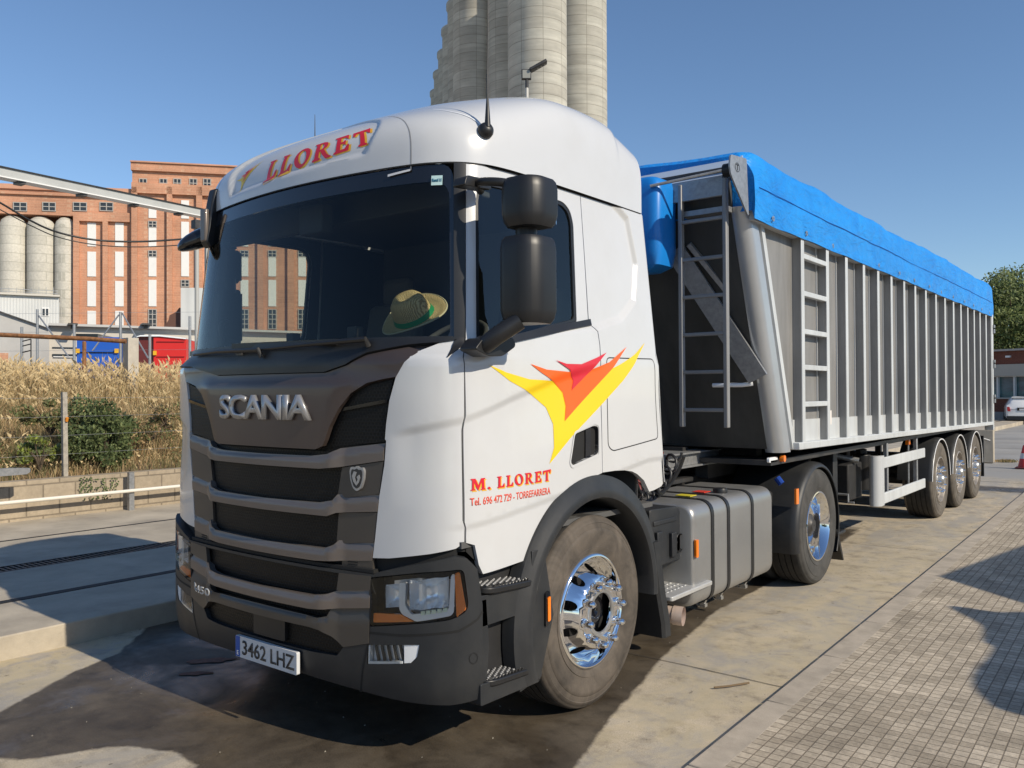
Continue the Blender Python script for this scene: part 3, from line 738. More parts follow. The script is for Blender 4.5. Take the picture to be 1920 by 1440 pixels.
# number plate
def pl(a,b,t=0): 
    x,y,z=bum(a,b); return (a,.088-t,b)
pp=patch('number_plate',rnd([(-.213,.338),(.307,.338),(.307,.450),(-.213,.450)],.008,3),lambda a,b:pl(a,b),MT['plate'],TR,step=.1,off=0,thick=.02)
patch('plate_band',[(-.211,.340),(-.172,.340),(-.172,.448),(-.211,.448)],lambda a,b:pl(a,b),MT['plateblue'],pp,step=.1,off=.001)
textfit('E',(-.198,-.184,.350,.372),pl,'plate_country',MT['plate'],pp,bold=.02,depth=.003)
textfit('3462 LHZ',(-.150,.290,.357,.433),pl,'plate_lettering',MT['ink'],pp,bold=.012,depth=.0025)
textfit('R450',(-.655,-.425,.625,.668),surf3(proud(bum,.058,.52,.80)),'model_lettering',M_('satin_silver',(.50,.50,.50),.4,.2),bp_,bold=.012,depth=.003)
# ------------------------------------------------------------ lamps
def lens(P,fn,off,name,mat,par,step=.05,thick=0): return patch(name,P,fn,MT[mat],par,step=step,off=off,thick=thick)
MT['bowl']=M_('reflector',(.92,.93,.95),.22,.45,rvar=.08)
MT['stepalu']=M_('step_aluminium',(.46,.46,.45),.45,.25,var=.1,vscale=8)
MT['stud']=M_('stud_dark_aluminium',(.22,.22,.22),.5,.3)
MT['lampwhite']=M_('lamp_surround',(.88,.90,.92),.2,.1)
MT['led']=M_('led_strip',(.85,.9,.70),.3)
for sg in (1,-1):
    m_=(lambda P:P) if sg>0 else mirror
    G=surf3(bum)
    H=patch('headlight',m_(HL),bum,MT['plastic2'],TR,step=.04,off=-.10)
    # side walls of the recess
    hh=dens(m_(HL),.03);vs=[];fs=[]
    for p in hh: vs+=[G(p[0],p[1],.0),G(p[0],p[1],-.10)]
    n_=len(hh)
    for i in range(n_): j=(i+1)%n_;fs.append((2*i,2*i+1,2*j+1,2*j))
    MB().add(vs,fs).build('lamp_recess',MT['plastic2'],H)
    # main reflector bowls: faceted paraboloids facing forward
    def bowl(s0,s1,z0,z1,dep,nm,mt='bowl'):
        V=[];F=[];n=14
        for i in range(n+1):
            for j in range(n+1):
                a=-1+2*i/n;b=-1+2*j/n;s_=s0+(s1-s0)*i/n;z_=z0+(z1-z0)*j/n+(s_-s0)*.16
                d=-.015-dep*(1-max(abs(a),abs(b))**3)-.012*math.sin(a*6)*(1 if nm=='main_reflector' else 0)
                V.append(G(sg*s_,z_,d))
        for i in range(n):
            for j in range(n): F.append((i*(n+1)+j,(i+1)*(n+1)+j,(i+1)*(n+1)+j+1,i*(n+1)+j+1))
        return MB().add(V,F).build(nm,MT[mt],H,smooth=25)
    lens(m_([(.845,.728),(.93,.716),(1.012,.698),(1.185,.745),(1.16,.900),(.849,.848)]),bum,-.085,'lamp_backing','bowl',H)
    bowl(.975,1.155,.735,.872,.06,'main_reflector')
    bowl(.848,.925,.735,.842,.05,'side_reflector')
    # pale U-shaped light guide
    U=rnd([(.925,.858),(.960,.864),(.955,.76),(.985,.718),(1.155,.752),(1.165,.905),(1.185,.908),(1.178,.738),(1.165,.722),(1.01,.688),(.94,.715),(.925,.735)],.01,3)
    lens(m_(U),bum,-.012,'light_guide','lampwhite',H,thick=.02)
    for k in range(5):
        a=1.035+.024*k;lens(m_([(a,.722+.0045*k),(a+.018,.725+.0045*k),(a+.018,.742+.0045*k),(a,.739+.0045*k)]),bum,-.004,'led','led',H,thick=.01)
    lens(m_(rnd([(.780,.660),(1.0,.688),(.935,.715),(.782,.705)],.006,2)),bum,-.008,'turn_signal','amber',H,thick=.015)
    lens(m_(rnd([(1.182,.910),(1.207,.918),(1.238,.750),(1.19,.716)],.008,3)),bum,-.006,'side_marker','amber',H,thick=.02)
    lens(m_(rnd([(.776,.867),(1.04,.913),(1.221,.930),(1.248,.748),(1.170,.712),(.770,.646)],[.01,.02,.03,.05,.04,.01])),bum,.001,'lens','clear',H,step=.06)
    F_=patch('fog_light',m_(FG),bum,MT['bowl'],TR,step=.04,off=-.03)
    lens(m_([(.955,.494),(.955,.580),(1.027,.585),(1.016,.53),(.988,.500)]),bum,-.004,'fog_side_panel','lampwhite',F_,thick=.02)
    lens(m_([(.752,.466),(.755,.552),(.950,.576),(.946,.494)]),bum,.0,'fog_lens','clear',F_)
    fo=[patch('r',m_([(.80+.035*k,.472+.004*k),(.81+.035*k,.474+.004*k),(.79+.035*k,.552+.005*k),(.78+.035*k,.550+.005*k)]),bum,MT['steel'],None,step=.05,off=-.015,thick=.01) for k in range(5)]
    fo.append(patch('r',m_([(.752,.466),(.762,.467),(.765,.552),(.755,.552)]),bum,MT['lampwhite'],None,step=.05,off=-.004,thick=.02))
    fo.append(patch('r',m_([(.752,.464),(.946,.490),(.946,.502),(.752,.476)]),bum,MT['lampwhite'],None,step=.05,off=-.004,thick=.02))
    join(fo,'fog_reflector',F_)
# ------------------------------------------------------------ steps beside the front wheel
def perforated(mb,x0,x1,y0,y1,z):
    pass
MT['tread_alu']=None
def treadmat():
    m,nt,b=newmat('step_tread');c=coords(nt)
    v=nt.nodes.new('ShaderNodeTexVoronoi');v.inputs['Scale'].default_value=38;v.inputs['Randomness'].default_value=0.0;nt.links.new(c,v.inputs['Vector'])
    r=ramp(nt,[(.28,.02),(.36,.10)],v);L(nt,r,0,b,'Base Color');b.inputs['Metallic'].default_value=.7;b.inputs['Roughness'].default_value=.4
    r2=ramp(nt,[(.26,0),(.34,1),(.5,.4)],v);bump(nt,b,r2.outputs[0],1.0,.006);return m
MT['tread_alu']=treadmat()
for sg in (1,-1):
    mb=MB()
    # back walls and side cheeks of the step well (recessed)
    mb.b2(sg*1.02,sg*1.04,.42,.95,.34,1.0).b2(sg*.75,sg*1.03,.42,.95,.34,.95)
    # middle riser below the upper step
    P=[(.40,.70),(.40,.815),(.86,.79),(.86,.665)]
    mb.prism(rnd([(.405,.655),(.405,.80),(.87,.775),(.87,.655)],.02,3),lambda a,b,t:(sg*t,a,b),1.08,1.225)
    mb.prism(rnd([(.405,.30),(.405,.40),(.88,.36),(.88,.315),(.85,.29)],.01,3),lambda a,b,t:(sg*t,a,b),1.00,1.235)
    mb.prism([(.40,.40),(.40,.78),(.46,.78),(.48,.56),(.46,.40)],lambda a,b,t:(sg*t,a,b),1.10,1.225)
    mb.prism([(.80,.33),(.80,.95),(.90,.95),(.98,.60),(.86,.30)],lambda a,b,t:(sg*t,a,b),1.02,1.238)
    sw=mb.build('step_well',MT['plastic'],TR,bevel=.012)
    for (z0,z1,y0,y1) in ((.835,.805,.405,.86),(.405,.385,.41,.86)):
        t=MB()
        ol=rnd([(1.0,y0),(1.0,y1),(1.245,y1-.02),(1.25,y0+.04)],[0,0,.05,.07],4)
        t.prism(ol,lambda a,b,tt:(sg*a,b,tt-(b-y0)*.06),z0-.03,z0)
        t.build('step_rim',MT['plastic2'],sw,bevel=.006)
        t=MB();ol=rnd([(1.01,y0+.015),(1.01,y1-.015),(1.235,y1-.035),(1.238,y0+.05)],[0,0,.045,.065],4)
        t.prism(ol,lambda a,b,tt:(sg*a,b,tt-(b-y0)*.06),z0-.005,z0+.010)
        t.build('step_tread',MT['tread_alu'],sw)
        # raised studs
        st=MB();k=0
        yy=y0+.035
        while yy<y1-.04:
            xx=1.03+(.012 if k%2 else 0)
            while xx<1.225:
                st.lathe([(0,.0085),(.006,.0065),(.0065,.003)],(sg*xx,yy,z0+.010-(yy-y0)*.06),'z',6);xx+=.026
            yy+=.024;k+=1
        st.build('stud_rows',MT['stud'],sw)
# ------------------------------------------------------------ wheel arches
def arch(name,cy,cz,a0,a1,prof,sg,mat,par,n=40,rf=None,x0=0):
    """prof (x, r) swept round the axle"""
    vs=[];fs=[];q=len(prof)
    for k in range(n+1):
        a=R(a0+(a1-a0)*k/n);f=rf(a0+(a1-a0)*k/n) if rf else 1
        for x,r in prof: vs.append((sg*x,cy+math.cos(a)*r*f,cz+math.sin(a)*r*f))
    for k in range(n):
        for j in range(q-1): fs.append((k*q+j,(k+1)*q+j,(k+1)*q+j+1,k*q+j+1))
    return MB().add(vs,fs).build(name,mat,par,smooth=40)
FY,FZ=1.40,.527
for sg in (1,-1):
    prof=[(.78,.605),(1.225,.605),(1.250,.615),(1.256,.640),(1.250,.665),(1.235,.690),(1.225,.735),(1.16,.745)]
    aw=arch('front_mudguard',FY,FZ,-2,200,prof,sg,MT['plastic'],TR,60,lambda a:1.0+.02*math.sin(R(a)))
    # rear flap piece of the arch down to the ground clearance
    mb=MB()
    pts=[(2.00,.82),(2.03,.66),(2.075,.48),(2.13,.30),(2.14,.21)]
    V=[];F=[]
    for i,(y,z) in enumerate(pts): V+=[(sg*.80,y+.0,z),(sg*1.235,y,z),(sg*1.252,y+.02,z),(sg*1.252,y+.085,z),(sg*1.22,y+.10,z),(sg*.80,y+.04,z)]
    for i in range(len(pts)-1):
        for j in range(6): F.append((i*6+j,i*6+(j+1)%6,(i+1)*6+(j+1)%6,(i+1)*6+j))
    F+=[(0,1,2,3,4,5),tuple(24+i for i in (5,4,3,2,1,0))]
    mb.add(V,F).build('mudguard_flap',MT['plastic'],aw,smooth=30)
    mk=MB().prism(rnd([(.955,.575),(.955,.745),(.990,.755),(.990,.585)],.012,3),lambda a,b,t:(sg*t,a-.06,b-.02),1.236,1.250).build('side_marker_housing',MT['gloss'],aw)
    MB().prism(rnd([(.962,.595),(.962,.715),(.985,.722),(.985,.60)],.008,3),lambda a,b,t:(sg*t,a-.055,b-.015),1.249,1.256).build('side_marker',MT['amber'],mk)
# ------------------------------------------------------------ wheels (axis along x, outward side +)
def holes_disc(name,prof_r,cx,cy,cz,sg,rin,rout,nh,rh,hr,mat,par,step=.022):
    hs=[ell(hr*math.cos(2*math.pi*(k+.5)/nh),hr*math.sin(2*math.pi*(k+.5)/nh),rh,rh,14) for k in range(nh)]
    hs.append(ell(0,0,rin,rin,36))
    fn=lambda a,b:(cx+sg*lin(prof_r,math.hypot(a,b)),cy+a,cz+b)
    return patch(name,ell(0,0,rout,rout,56),fn,mat,par,hs,step=step,custom=True,flip=(sg<0))
def wheel(name,x,y,z,sg,kind,RW,par,tyre='rubber',w=.31,inner=True):
    """x: outer sidewall plane"""
    o=(x,y,z)
    q=lambda P:[(sg*a,b) for a,b in P]
    RI=.300
    hub=MB()
    if kind=='steer':
        hub.lathe(q([(-.10,.005),(-.02,.005),(.012,.03),(.014,.060),(.006,.066),(.008,.080),(-.005,.104),(-.04,.108),(-.04,.118)]),o,'x',36)
        hb=hub.build(name,MT['gloss'],par,smooth=40)
        # rim: lip + disc
        rim=MB().lathe(q([(-.012,.318),(.004,.312),(.006,.300),(-.004,.292),(-.030,.287),(-.050,.280),(-.062,.272)]),o,'x',72).build('rim',MT['chrome'],hb,smooth=60)
        pr=[(.105,.050),(.118,.052),(.150,.052),(.185,.050),(.198,.040),(.212,.018),(.245,-.035),(.262,-.058),(.275,-.064)]
        dsc=holes_disc('rim_disc',pr,x,y,z,sg,.106,.274,10,.026,.231,MT['chrome'],hb)
        MB().lathe(q([(-.09,.274),(-.09,.10)]),o,'x',36).build('brake_drum',MT['under'],hb)
        ring=MB().lathe(q([(.050,.104),(.058,.108),(.058,.128),(.052,.132)]),o,'x',48).build('hub_ring',MT['alu'],hb,smooth=40)
        for k in range(10):
            nm=MB()
            a=2*math.pi*k/10+.15;c=(x,y+.1675*math.cos(a),z+.1675*math.sin(a))
            nm.lathe(q([(.050,.026),(.058,.026),(.060,.021),(.098,.020),(.104,.016),(.112,.010),(.113,.001)]),c,'x',12)
            nm.build('wheel_nut',MT['chrome'],hb,smooth=40)
    elif kind=='drive':
        hub.lathe(q([(-.02,.005),(-.02,.05),(-.03,.055),(-.05,.10),(-.12,.115),(-.12,.14)]),(x-sg*.02,y,z),'x',30)
        hb=hub.build(name,MT['steel'],par,smooth=40)
        MB().lathe(q([(-.012,.318),(.004,.312),(.006,.300),(-.004,.292),(-.030,.286),(-.06,.270),(-.10,.266),(-.13,.262),(-.16,.245),(-.17,.13)]),o,'x',72).build('rim',MT['chrome'],hb,smooth=50)
        for k in range(10):
            nm=MB()
            a=2*math.pi*k/10;c=(x,y+.1675*math.cos(a),z+.1675*math.sin(a))
            nm.lathe(q([(-.17,.022),(-.16,.020),(-.13,.017),(-.12,.012),(-.12,.001)]),c,'x',10)
            nm.build('wheel_nut',MT['chrome'],hb,smooth=40)
    else:
        hub.lathe(q([(.05,.005),(.05,.055),(.04,.065),(.02,.075),(-.02,.085),(-.03,.10)]),o,'x',30)
        hb=hub.build(name,MT['alu'],par,smooth=40)
        MB().lathe(q([(-.012,.318),(.004,.312),(.006,.300),(-.004,.292),(-.035,.285),(-.055,.270),(-.06,.262)]),o,'x',60).build('rim',MT['dull'],hb,smooth=60)
        pr=[(.095,-.03),(.13,-.02),(.20,-.02),(.225,-.035),(.245,-.055),(.265,-.062)]
        holes_disc('rim_disc',pr,x,y,z,sg,.096,.264,10,.024,.228,MT['dull'],hb,step=.03)
        MB().lathe(q([(-.10,.264),(-.10,.10)]),o,'x',30).build('brake_drum',MT['under'],hb)
        for k in range(10):
            nm=MB()
            a=2*math.pi*k/10+.1;c=(x,y+.1675*math.cos(a),z+.1675*math.sin(a))
            nm.lathe(q([(-.02,.026),(-.010,.024),(-.008,.020),(.03,.0195),(.038,.013),(.05,.011),(.051,.001)]),c,'x',10)
            nm.build('wheel_nut',MT['chrome'],hb,smooth=40)
    # tyre: sidewall rings then tread with circumferential grooves
    H=RW-.31
    sw=[(-.016,.306),(-.004,.316),(.004,.330),(.009,.350),(.0095,.352),(.006,.354),(.010,.380),(.014,.31+H*.55),(.012,.31+H*.66),(.009,.31+H*.67),(.009,.31+H*.70),(.004,.31+H*.80),(.006,.31+H*.81),(-.001,.31+H*.885),(-.004,.31+H*.89),(-.008,.31+H*.93),(-.020,.31+H*.975),(-.032,RW-.003)]
    tr=[];ng=5 if kind!='drive' else 4
    xs0,xs1=-.036,-w+.036
    for k in range(ng):
        a=xs0+(xs1-xs0)*k/(ng);b=xs0+(xs1-xs0)*(k+1)/(ng)
        tr+=[(a,RW),(b+.010,RW)]
        if k<ng-1: tr+=[(b+.006,RW-.014),(b-.001,RW-.014)]
    back=[(-w-a,r) for a,r in reversed(sw)]
    mb=MB();o2=o
    mb.mat(0).lathe(q(sw),o2,'x',72).mat(1).lathe(q([sw[-1]]+tr+[back[0]]),o2,'x',72).mat(0).lathe(q(back),o2,'x',72)
    ty=mb.build('tyre',[MT[tyre],MT['tread']],hb,smooth=50)
    return hb
RW=.527
wf1=wheel('wheel',1.205,FY,FZ,1,'steer',RW,TR,'rubber')
wheel('wheel',-1.205,FY,FZ,-1,'steer',RW,TR,'rubber')
DY=5.15
for sg in (1,-1):
    d=wheel('wheel',sg*1.215,DY,.52,sg,'drive',.52,TR,'rubber2',w=.29)
    w2=wheel('inner_wheel',sg*.88,DY,.52,sg,'drive',.52,TR,'rubber2',w=.29)
# ------------------------------------------------------------ chassis, tank, boxes
mb=MB()
for sg in (1,-1): mb.b2(sg*.36,sg*.44,.7,6.0,.72,1.0)
for y in (2.3,3.2,4.2,5.0,5.9): mb.b2(-.4,.4,y,y+.12,.76,.96)
mb.tube([(-1.0,FY,.45),(-.5,FY,.38),(.5,FY,.38),(1.0,FY,.45)],.06,10).tube([(-1.0,DY,.52),(1.0,DY,.52)],.09,12)
mb.lathe([(-.25,.05),(-.2,.2),(0,.26),(.2,.2),(.25,.05)],(0,DY,.52),'x',20)
mb.b2(-.5,.5,.8,2.1,.6,1.05)
ch=mb.build('chassis_frame',MT['under'],TR,bevel=.004)
# fifth wheel
mb=MB();mb.lathe([(0,.0),(0,.45),(-.06,.46),(-.10,.40)],(0,4.75,1.12),'z',30,sy=1.0);mb.b2(-.42,.42,4.55,5.0,1.0,1.06)
mb.build('fifth_wheel',MT['steel'],TR)
mb=MB()
mb.b2(-.9,.9,2.27,2.45,1.0,1.12).b2(-.55,.55,2.3,4.0,.98,1.02)
mb.build('deck_plate',MT['steel'],TR,bevel=.01)
# hoses and cables behind the cab
mb=MB()
for i in range(5):
    x=.35+.14*i;mb.tube(crv([(x,2.25,1.15),(x+.02,2.32,1.32-.03*i),(x+.06,2.42,1.28),(x+.05,2.6,1.02+.01*i),(x-.05,2.9,1.03),(x-.2,3.4,1.12),(x-.35,3.8,1.2)],6),.016,8)
mb.build('air_hoses',MT['plastic2'],TR,smooth=60)
for i,(x_,nm) in enumerate(((.62,'red'),(.78,'yellow'))):
    P=[];
    for k in range(120):
        t=k/119;a=t*2*math.pi*11;y_=2.28+t*.95;P.append((x_+.05*math.cos(a),y_,1.28-.30*math.sin(math.pi*t)+.05*math.sin(a)))
    MB().tube(P,.010,6).build('coiled_air_line',MT['plastic2'] if i else M_('dull_red_line',(.16,.02,.02),.5),TR,smooth=60)
for sg in (1,-1):
    tp=rnd([(sg*.50,.27),(sg*1.20,.27),(sg*1.20,.975),(sg*.50,.975)],[.10,.11,.11,.10],7)
    y0,y1=2.66,4.10
    V=[];F=[];ys=[(y0,.93),(y0+.008,.965),(y0+.03,.99),(y0+.06,1.0),(y1-.06,1.0),(y1-.03,.99),(y1-.008,.965),(y1,.93)]
    cx=sg*.85;cz=.622;n_=len(tp)
    for y,f in ys:
        for a,b in tp: V.append((cx+(a-cx)*f,y,cz+(b-cz)*f))
    for i in range(len(ys)-1):
        for k in range(n_): F.append((i*n_+k,i*n_+(k+1)%n_,(i+1)*n_+(k+1)%n_,(i+1)*n_+k))
    F+=[tuple(range(n_)),tuple((len(ys)-1)*n_+k for k in range(n_))]
    tk=MB().add(V,F).build('fuel_tank',MT['tank'],TR,smooth=50)
    for yy in (2.95,3.22,3.66):
        V=[];F=[]
        for y in (yy-.022,yy+.022):
            for a,b in tp: V.append((cx+(a-cx)*1.018,y,cz+(b-cz)*1.018))
        for y in (yy+.022,yy-.022):
            for a,b in tp: V.append((cx+(a-cx)*1.0,y,cz+(b-cz)*1.0))
        for i in range(4):
            for k in range(n_): F.append((i*n_+k,i*n_+(k+1)%n_,((i+1)%4)*n_+(k+1)%n_,((i+1)%4)*n_+k))
        MB().add(V,F).build('tank_strap',MT['plastic2'],tk,smooth=40)
        MB().tube([(sg*1.16,yy,.30),(sg*1.13,yy,.235),(sg*1.09,yy,.225),(sg*1.07,yy,.25)],.009,6).b2(sg*1.11,sg*1.15,yy-.02,yy+.02,.225,.25).build('strap_bolt',MT['alu'],tk)
    if sg>0:
        MB().lathe([(0,.0),(.035,.0),(.035,.05),(.02,.055),(0,.055)],(1.05,3.42,.975),'z',20).build('fuel_cap',MT['plastic2'],tk)
        MB().prism(rnd([(2.80,.62),(2.80,.74),(2.835,.74),(2.835,.62)],.008,2),lambda a,b,t:(t,a-.13,b),1.20,1.215).build('side_marker',MT['amber'],tk)
        mb=MB();mb.b2(.9,1.02,2.98,3.08,.985,.99);mb.build('warning_sticker',M_('sticker_yellow',(.6,.5,.03),.5),tk)
        mb=MB();mb.b2(.9,1.0,3.25,3.36,.985,.99);mb.build('warning_sticker',M_('sticker_red',(.6,.05,.03),.5),tk)
        # black moulded box between the wheel and the tank
        bx=MB().prism(rnd([(2.24,.60),(2.24,.98),(2.62,.965),(2.66,.93),(2.66,.60)],.02,3),lambda a,b,t:(t,a,b),.70,1.10)
        bx.b2(1.10,1.125,2.30,2.37,.64,.83).b2(1.10,1.125,2.50,2.57,.64,.80).b2(1.10,1.11,2.28,2.6,.87,.90)
        bb=bx.build('battery_box',MT['plastic'],TR,bevel=.012)
        MB().lathe([(0,.005),(0,.06),(.015,.065),(.02,.06)],(1.10,2.62,.72),'x',20).build('box_reflector',MT['plastic2'],bb)
        sp=MB().prism(rnd([(2.30,.0),(2.30,.0)],0),lambda a,b,t:(t,a,b),0,0) if False else MB()
        sp.prism(rnd([(.92,2.28),(1.235,2.28),(1.235,2.88),(.92,2.88)],.02,3),lambda a,b,t:(a,b,t),.405,.435)
        s_=sp.build('side_step',MT['stepalu'],TR,bevel=.006)
        st=MB()
        for i in range(4):
            for j in range(10): st.lathe([(0,.012),(.004,.010),(.004,.004)],(.98+.055*i,2.33+.05*j,.435),'z',8)
        st.build('step_grip',MT['stepalu'],s_)
        MB().tube([(.70,2.42,.30),(.95,2.43,.285),(1.10,2.45,.275),(1.20,2.47,.27)],[.055,.055,.055,.055],20,caps=False).tube([(1.15,2.46,.272),(1.215,2.475,.27)],[.062,.062],20,caps=False).build('exhaust_pipe',MT['tan_metal'],TR,smooth=50)
        MB().tube([(.70,2.42,.30),(1.0,2.435,.282)],[.05,.05],16).build('exhaust_inner',MT['under'],TR)
# ------------------------------------------------------------ drive wheel mudguards
for sg in (1,-1):
    prof=[(.58,.60),(1.16,.60),(1.20,.592),(1.225,.575),(1.232,.555),(1.226,.548),(1.19,.57),(.58,.585)]
    dm=arch('drive_mudguard',DY,.50,-30,195,prof,sg,MT['plastic'],TR,56)
    mb=MB()
    # mud flap hanging behind
    mb.prism([(5.64,.42),(5.70,.42),(5.87,.10),(5.84,.10)],lambda a,b,t:(sg*t,a,b),.62,1.22);mb.build('mud_flap',MT['plastic2'],dm)
    if sg>0:
        mb=MB();mb.prism([(4.535,.30),(4.60,.30),(4.60,.86),(4.535,.86)],lambda a,b,t:(t,a,b),.60,1.0)
        mb.b2(.6,1.02,4.38,4.52,.80,.88).b2(.85,.98,4.36,4.42,.5,.9);mb.build('mudguard_bracket',MT['under'],dm)
        MB().b2(1.215,1.232,4.54,4.60,.78,.91).build('side_marker',MT['amber'],dm)
        MB().tube([(1.08,4.50,1.0),(1.12,4.50,.95)],.03,10).build('hose_coupling',M_('blue_cap',(.01,.05,.3),.3),dm)
# ------------------------------------------------------------ mirrors
MG=surf3(cab)
for sg in (1,-1):
    X=lambda x:sg*(x if sg>0 else 1.17+(x-1.17)*.45)
    DYM=0 if sg>0 else .19
    def shell(x0,x1,y0,y1,z0,z1,name,par,r=.05,tf=1.0):
        """rounded box, flat-topped; y range deep, closed back faces forward"""
        V=[];F=[];zz=[(z0,.80),(z0+.02,.92),(z0+.06,1.0),(z1-.05,1.0),(z1-.015,.95),(z1,.85)]
        y0+=DYM;y1+=DYM
        ol=rnd([(x0,y0+.03),(x0+.03,y0),(x1-.05,y0),(x1,y0+.06),(x1,y1),(x0,y1)],[.02,.03,.05,.05,.02,.02],4);n_=len(ol)
        cx,cy=(x0+x1)/2,(y0+y1)/2
        for z,f in zz:
            for a,b in ol: V.append((X(cx+(a-cx)*f),cy+(b-cy)*f,z))
        for i in range(len(zz)-1):
            for k in range(n_): F.append((i*n_+k,i*n_+(k+1)%n_,(i+1)*n_+(k+1)%n_,(i+1)*n_+k))
        F+=[tuple(range(n_)),tuple((len(zz)-1)*n_+k for k in range(n_))]
        return MB().add(V,F).build(name,MT['plastic2'],par,smooth=50)
    D=lambda y:y+DYM
    am=MB().prism(rnd([(D(.30),1.93),(D(.36),1.985),(D(.58),1.995),(D(.60),1.955),(D(.50),1.905),(D(.40),1.90)],.02,3),lambda a,b,t:(X(t),a,b),1.20,1.30).build('mirror_bracket',MT['plastic2'],TR,smooth=45,bevel=.006)
    MB().tube(crv([(X(1.22),D(.44),1.96),(X(1.27),D(.39),1.945),(X(1.34),D(.40),1.99),(X(1.42),D(.47),2.06)],6),[.042]*19,12).build('lower_arm',MT['plastic2'],am,smooth=45)
    MB().tube(crv([(X(1.15),D(.52),2.70),(X(1.20),D(.44),2.715),(X(1.32),D(.44),2.70),(X(1.42),D(.52),2.68)],6),[.020]*19,12).build('upper_arm',MT['plastic2'],am,smooth=45)
    MB().prism(rnd([(D(.34),2.685),(D(.36),2.735),(D(.52),2.745),(D(.54),2.70)],.015,3),lambda a,b,t:(X(t),a,b),1.13,1.205).build('upper_bracket',MT['plastic2'],am,smooth=45,bevel=.008)
    MB().tube([(X(1.40),D(.55),2.42),(X(1.40),D(.55),2.52)],.05,12).build('link',MT['plastic2'],am,smooth=45)
    a=shell(1.325,1.53,.43,.63,2.49,2.712,'wide_angle_mirror',am);b=shell(1.315,1.52,.43,.63,2.05,2.445,'main_mirror',am)
    MB().b2(X(1.345),X(1.51),.632+DYM,.636+DYM,2.51,2.70).build('mirror_glass',MT['mirror'],a);MB().b2(X(1.33),X(1.50),.632+DYM,.636+DYM,2.10,2.42).build('mirror_glass',MT['mirror'],b)
# kerb-view mirror on the far front corner
fa=MB().prism(rnd([(.34,2.90),(.36,2.99),(.44,3.0),(.47,2.93),(.44,2.86),(.38,2.66),(.33,2.62),(.30,2.66)],.015,3),lambda a,b,t:(t,a,b),-.90,-.83).build('front_mirror_arm',MT['plastic2'],TR,smooth=45,bevel=.012)
MB().b2(-.895,-.835,.295,.325,2.66,2.86).build('arm_cover',MT['bronze'],fa,bevel=.01)
c=Vector((-.95,.39,2.715));V=[];F=[];n1,n2=20,12
ex=Vector((-.72,-.69,0)).normalized();ey=Vector((.69,-.72,0))
for i in range(n1):
    a=2*math.pi*i/n1
    for j in range(n2+1):
        t=math.pi*j/n2;u_=-math.cos(t);w_=math.sin(t)**.75
        P=c+ex*(.185*u_)+ey*(.085*w_*math.cos(a))+Vector((0,0,1))*(.082*w_*math.sin(a)*(1 if math.sin(a)>0 else .55)-.065*(u_+.2)*(1 if u_>-.2 else 0))
        V.append(tuple(P))
for i in range(n1):
    for j in range(n2): F.append((i*(n2+1)+j,((i+1)%n1)*(n2+1)+j,((i+1)%n1)*(n2+1)+j+1,i*(n2+1)+j+1))
MB().add(V,F).build('front_mirror',MT['gloss'],fa,smooth=60)
# ------------------------------------------------------------ aerials
G=surf3(cab)
def aerial(sg):
    s0=1.33*sg;p=Vector(roof(s0,.14));
    e=.01;nn=(Vector(roof(s0+e,.17))-Vector(roof(s0-e,.17))).cross(Vector(roof(s0,.18))-Vector(roof(s0,.16))).normalized()
    mb=MB();q=p+nn*.035
    mb.tube([p,p+nn*.015,p+nn*.03,p+nn*.045],[.040,.040,.034,.02],18).tube([q,q+Vector((0,0,.10)),q+Vector((0,0,.14))],[.016,.009,.006],10)
    b=mb.build('aerial_base',MT['plastic2'],TR,smooth=50)
    MB().tube([q+Vector((0,0,.10)),q+Vector((0,.0,.26)),q+Vector((0,.0,.262)),q+Vector((.0,.01,.62))],[.0042,.0042,.0022,.0012],8).build('aerial_rod',MT['plastic2'],b)
aerial(1)
q_=Vector((-.62,.95,3.29));MB().tube([q_,q_+Vector((0,0,.10)),q_+Vector((0,0,.26))],[.009,.004,.0015],8).build('roof_aerial',MT['plastic2'],TR)
gapline([(1.22,.60),(1.24,.45),(1.29,.3),(1.32,.18)],roof,.008,'aerial_cable',rf,MT['lampwhite'],.004)
# ------------------------------------------------------------ cab interior
mb=MB()
mb.prism(rnd([(.30,1.2),(.30,1.90),(.42,1.965),(.75,1.93),(.80,1.75),(.62,1.6),(.62,1.2)],.02,3),lambda a,b,t:(t,a,b),-1.08,1.08)
mb.b2(.25,.5,.55,.78,1.95,2.02)
mb.build('dashboard',MT['interior'],TR,bevel=.01)
sw_=MB();c0=Vector((.62,.88,2.0));ax=Vector((0,-.62,.78)).normalized();u_=Vector((1,0,0));v_=ax.cross(u_)
sw_.tube([c0+(u_*math.cos(2*math.pi*k/28)+v_*math.sin(2*math.pi*k/28))*.22 for k in range(29)],.016,8,caps=False).tube([c0-u_*.2,c0+u_*.2],.02,8).tube([c0,c0-ax*.3],.05,10)
sw_.build('steering_wheel',MT['interior'],TR,smooth=60)
for x in (.62,-.62):
    s_=MB();s_.box((x,1.35,1.62),(.52,.50,.16)).box((x,1.62,2.0),(.50,.14,.75),Matrix.Rotation(R(-12),3,'X')).box((x,1.70,2.46),(.28,.10,.2))
    s_.build('seat',MT['seat'],TR,bevel=.05,segs=4)
cu=MB();cu.b2(-1.08,1.08,.62,.68,2.70,2.86).b2(-.1,.1,.42,.5,2.62,2.78);cu.build('sun_visor',MT['interior'],TR,bevel=.01)
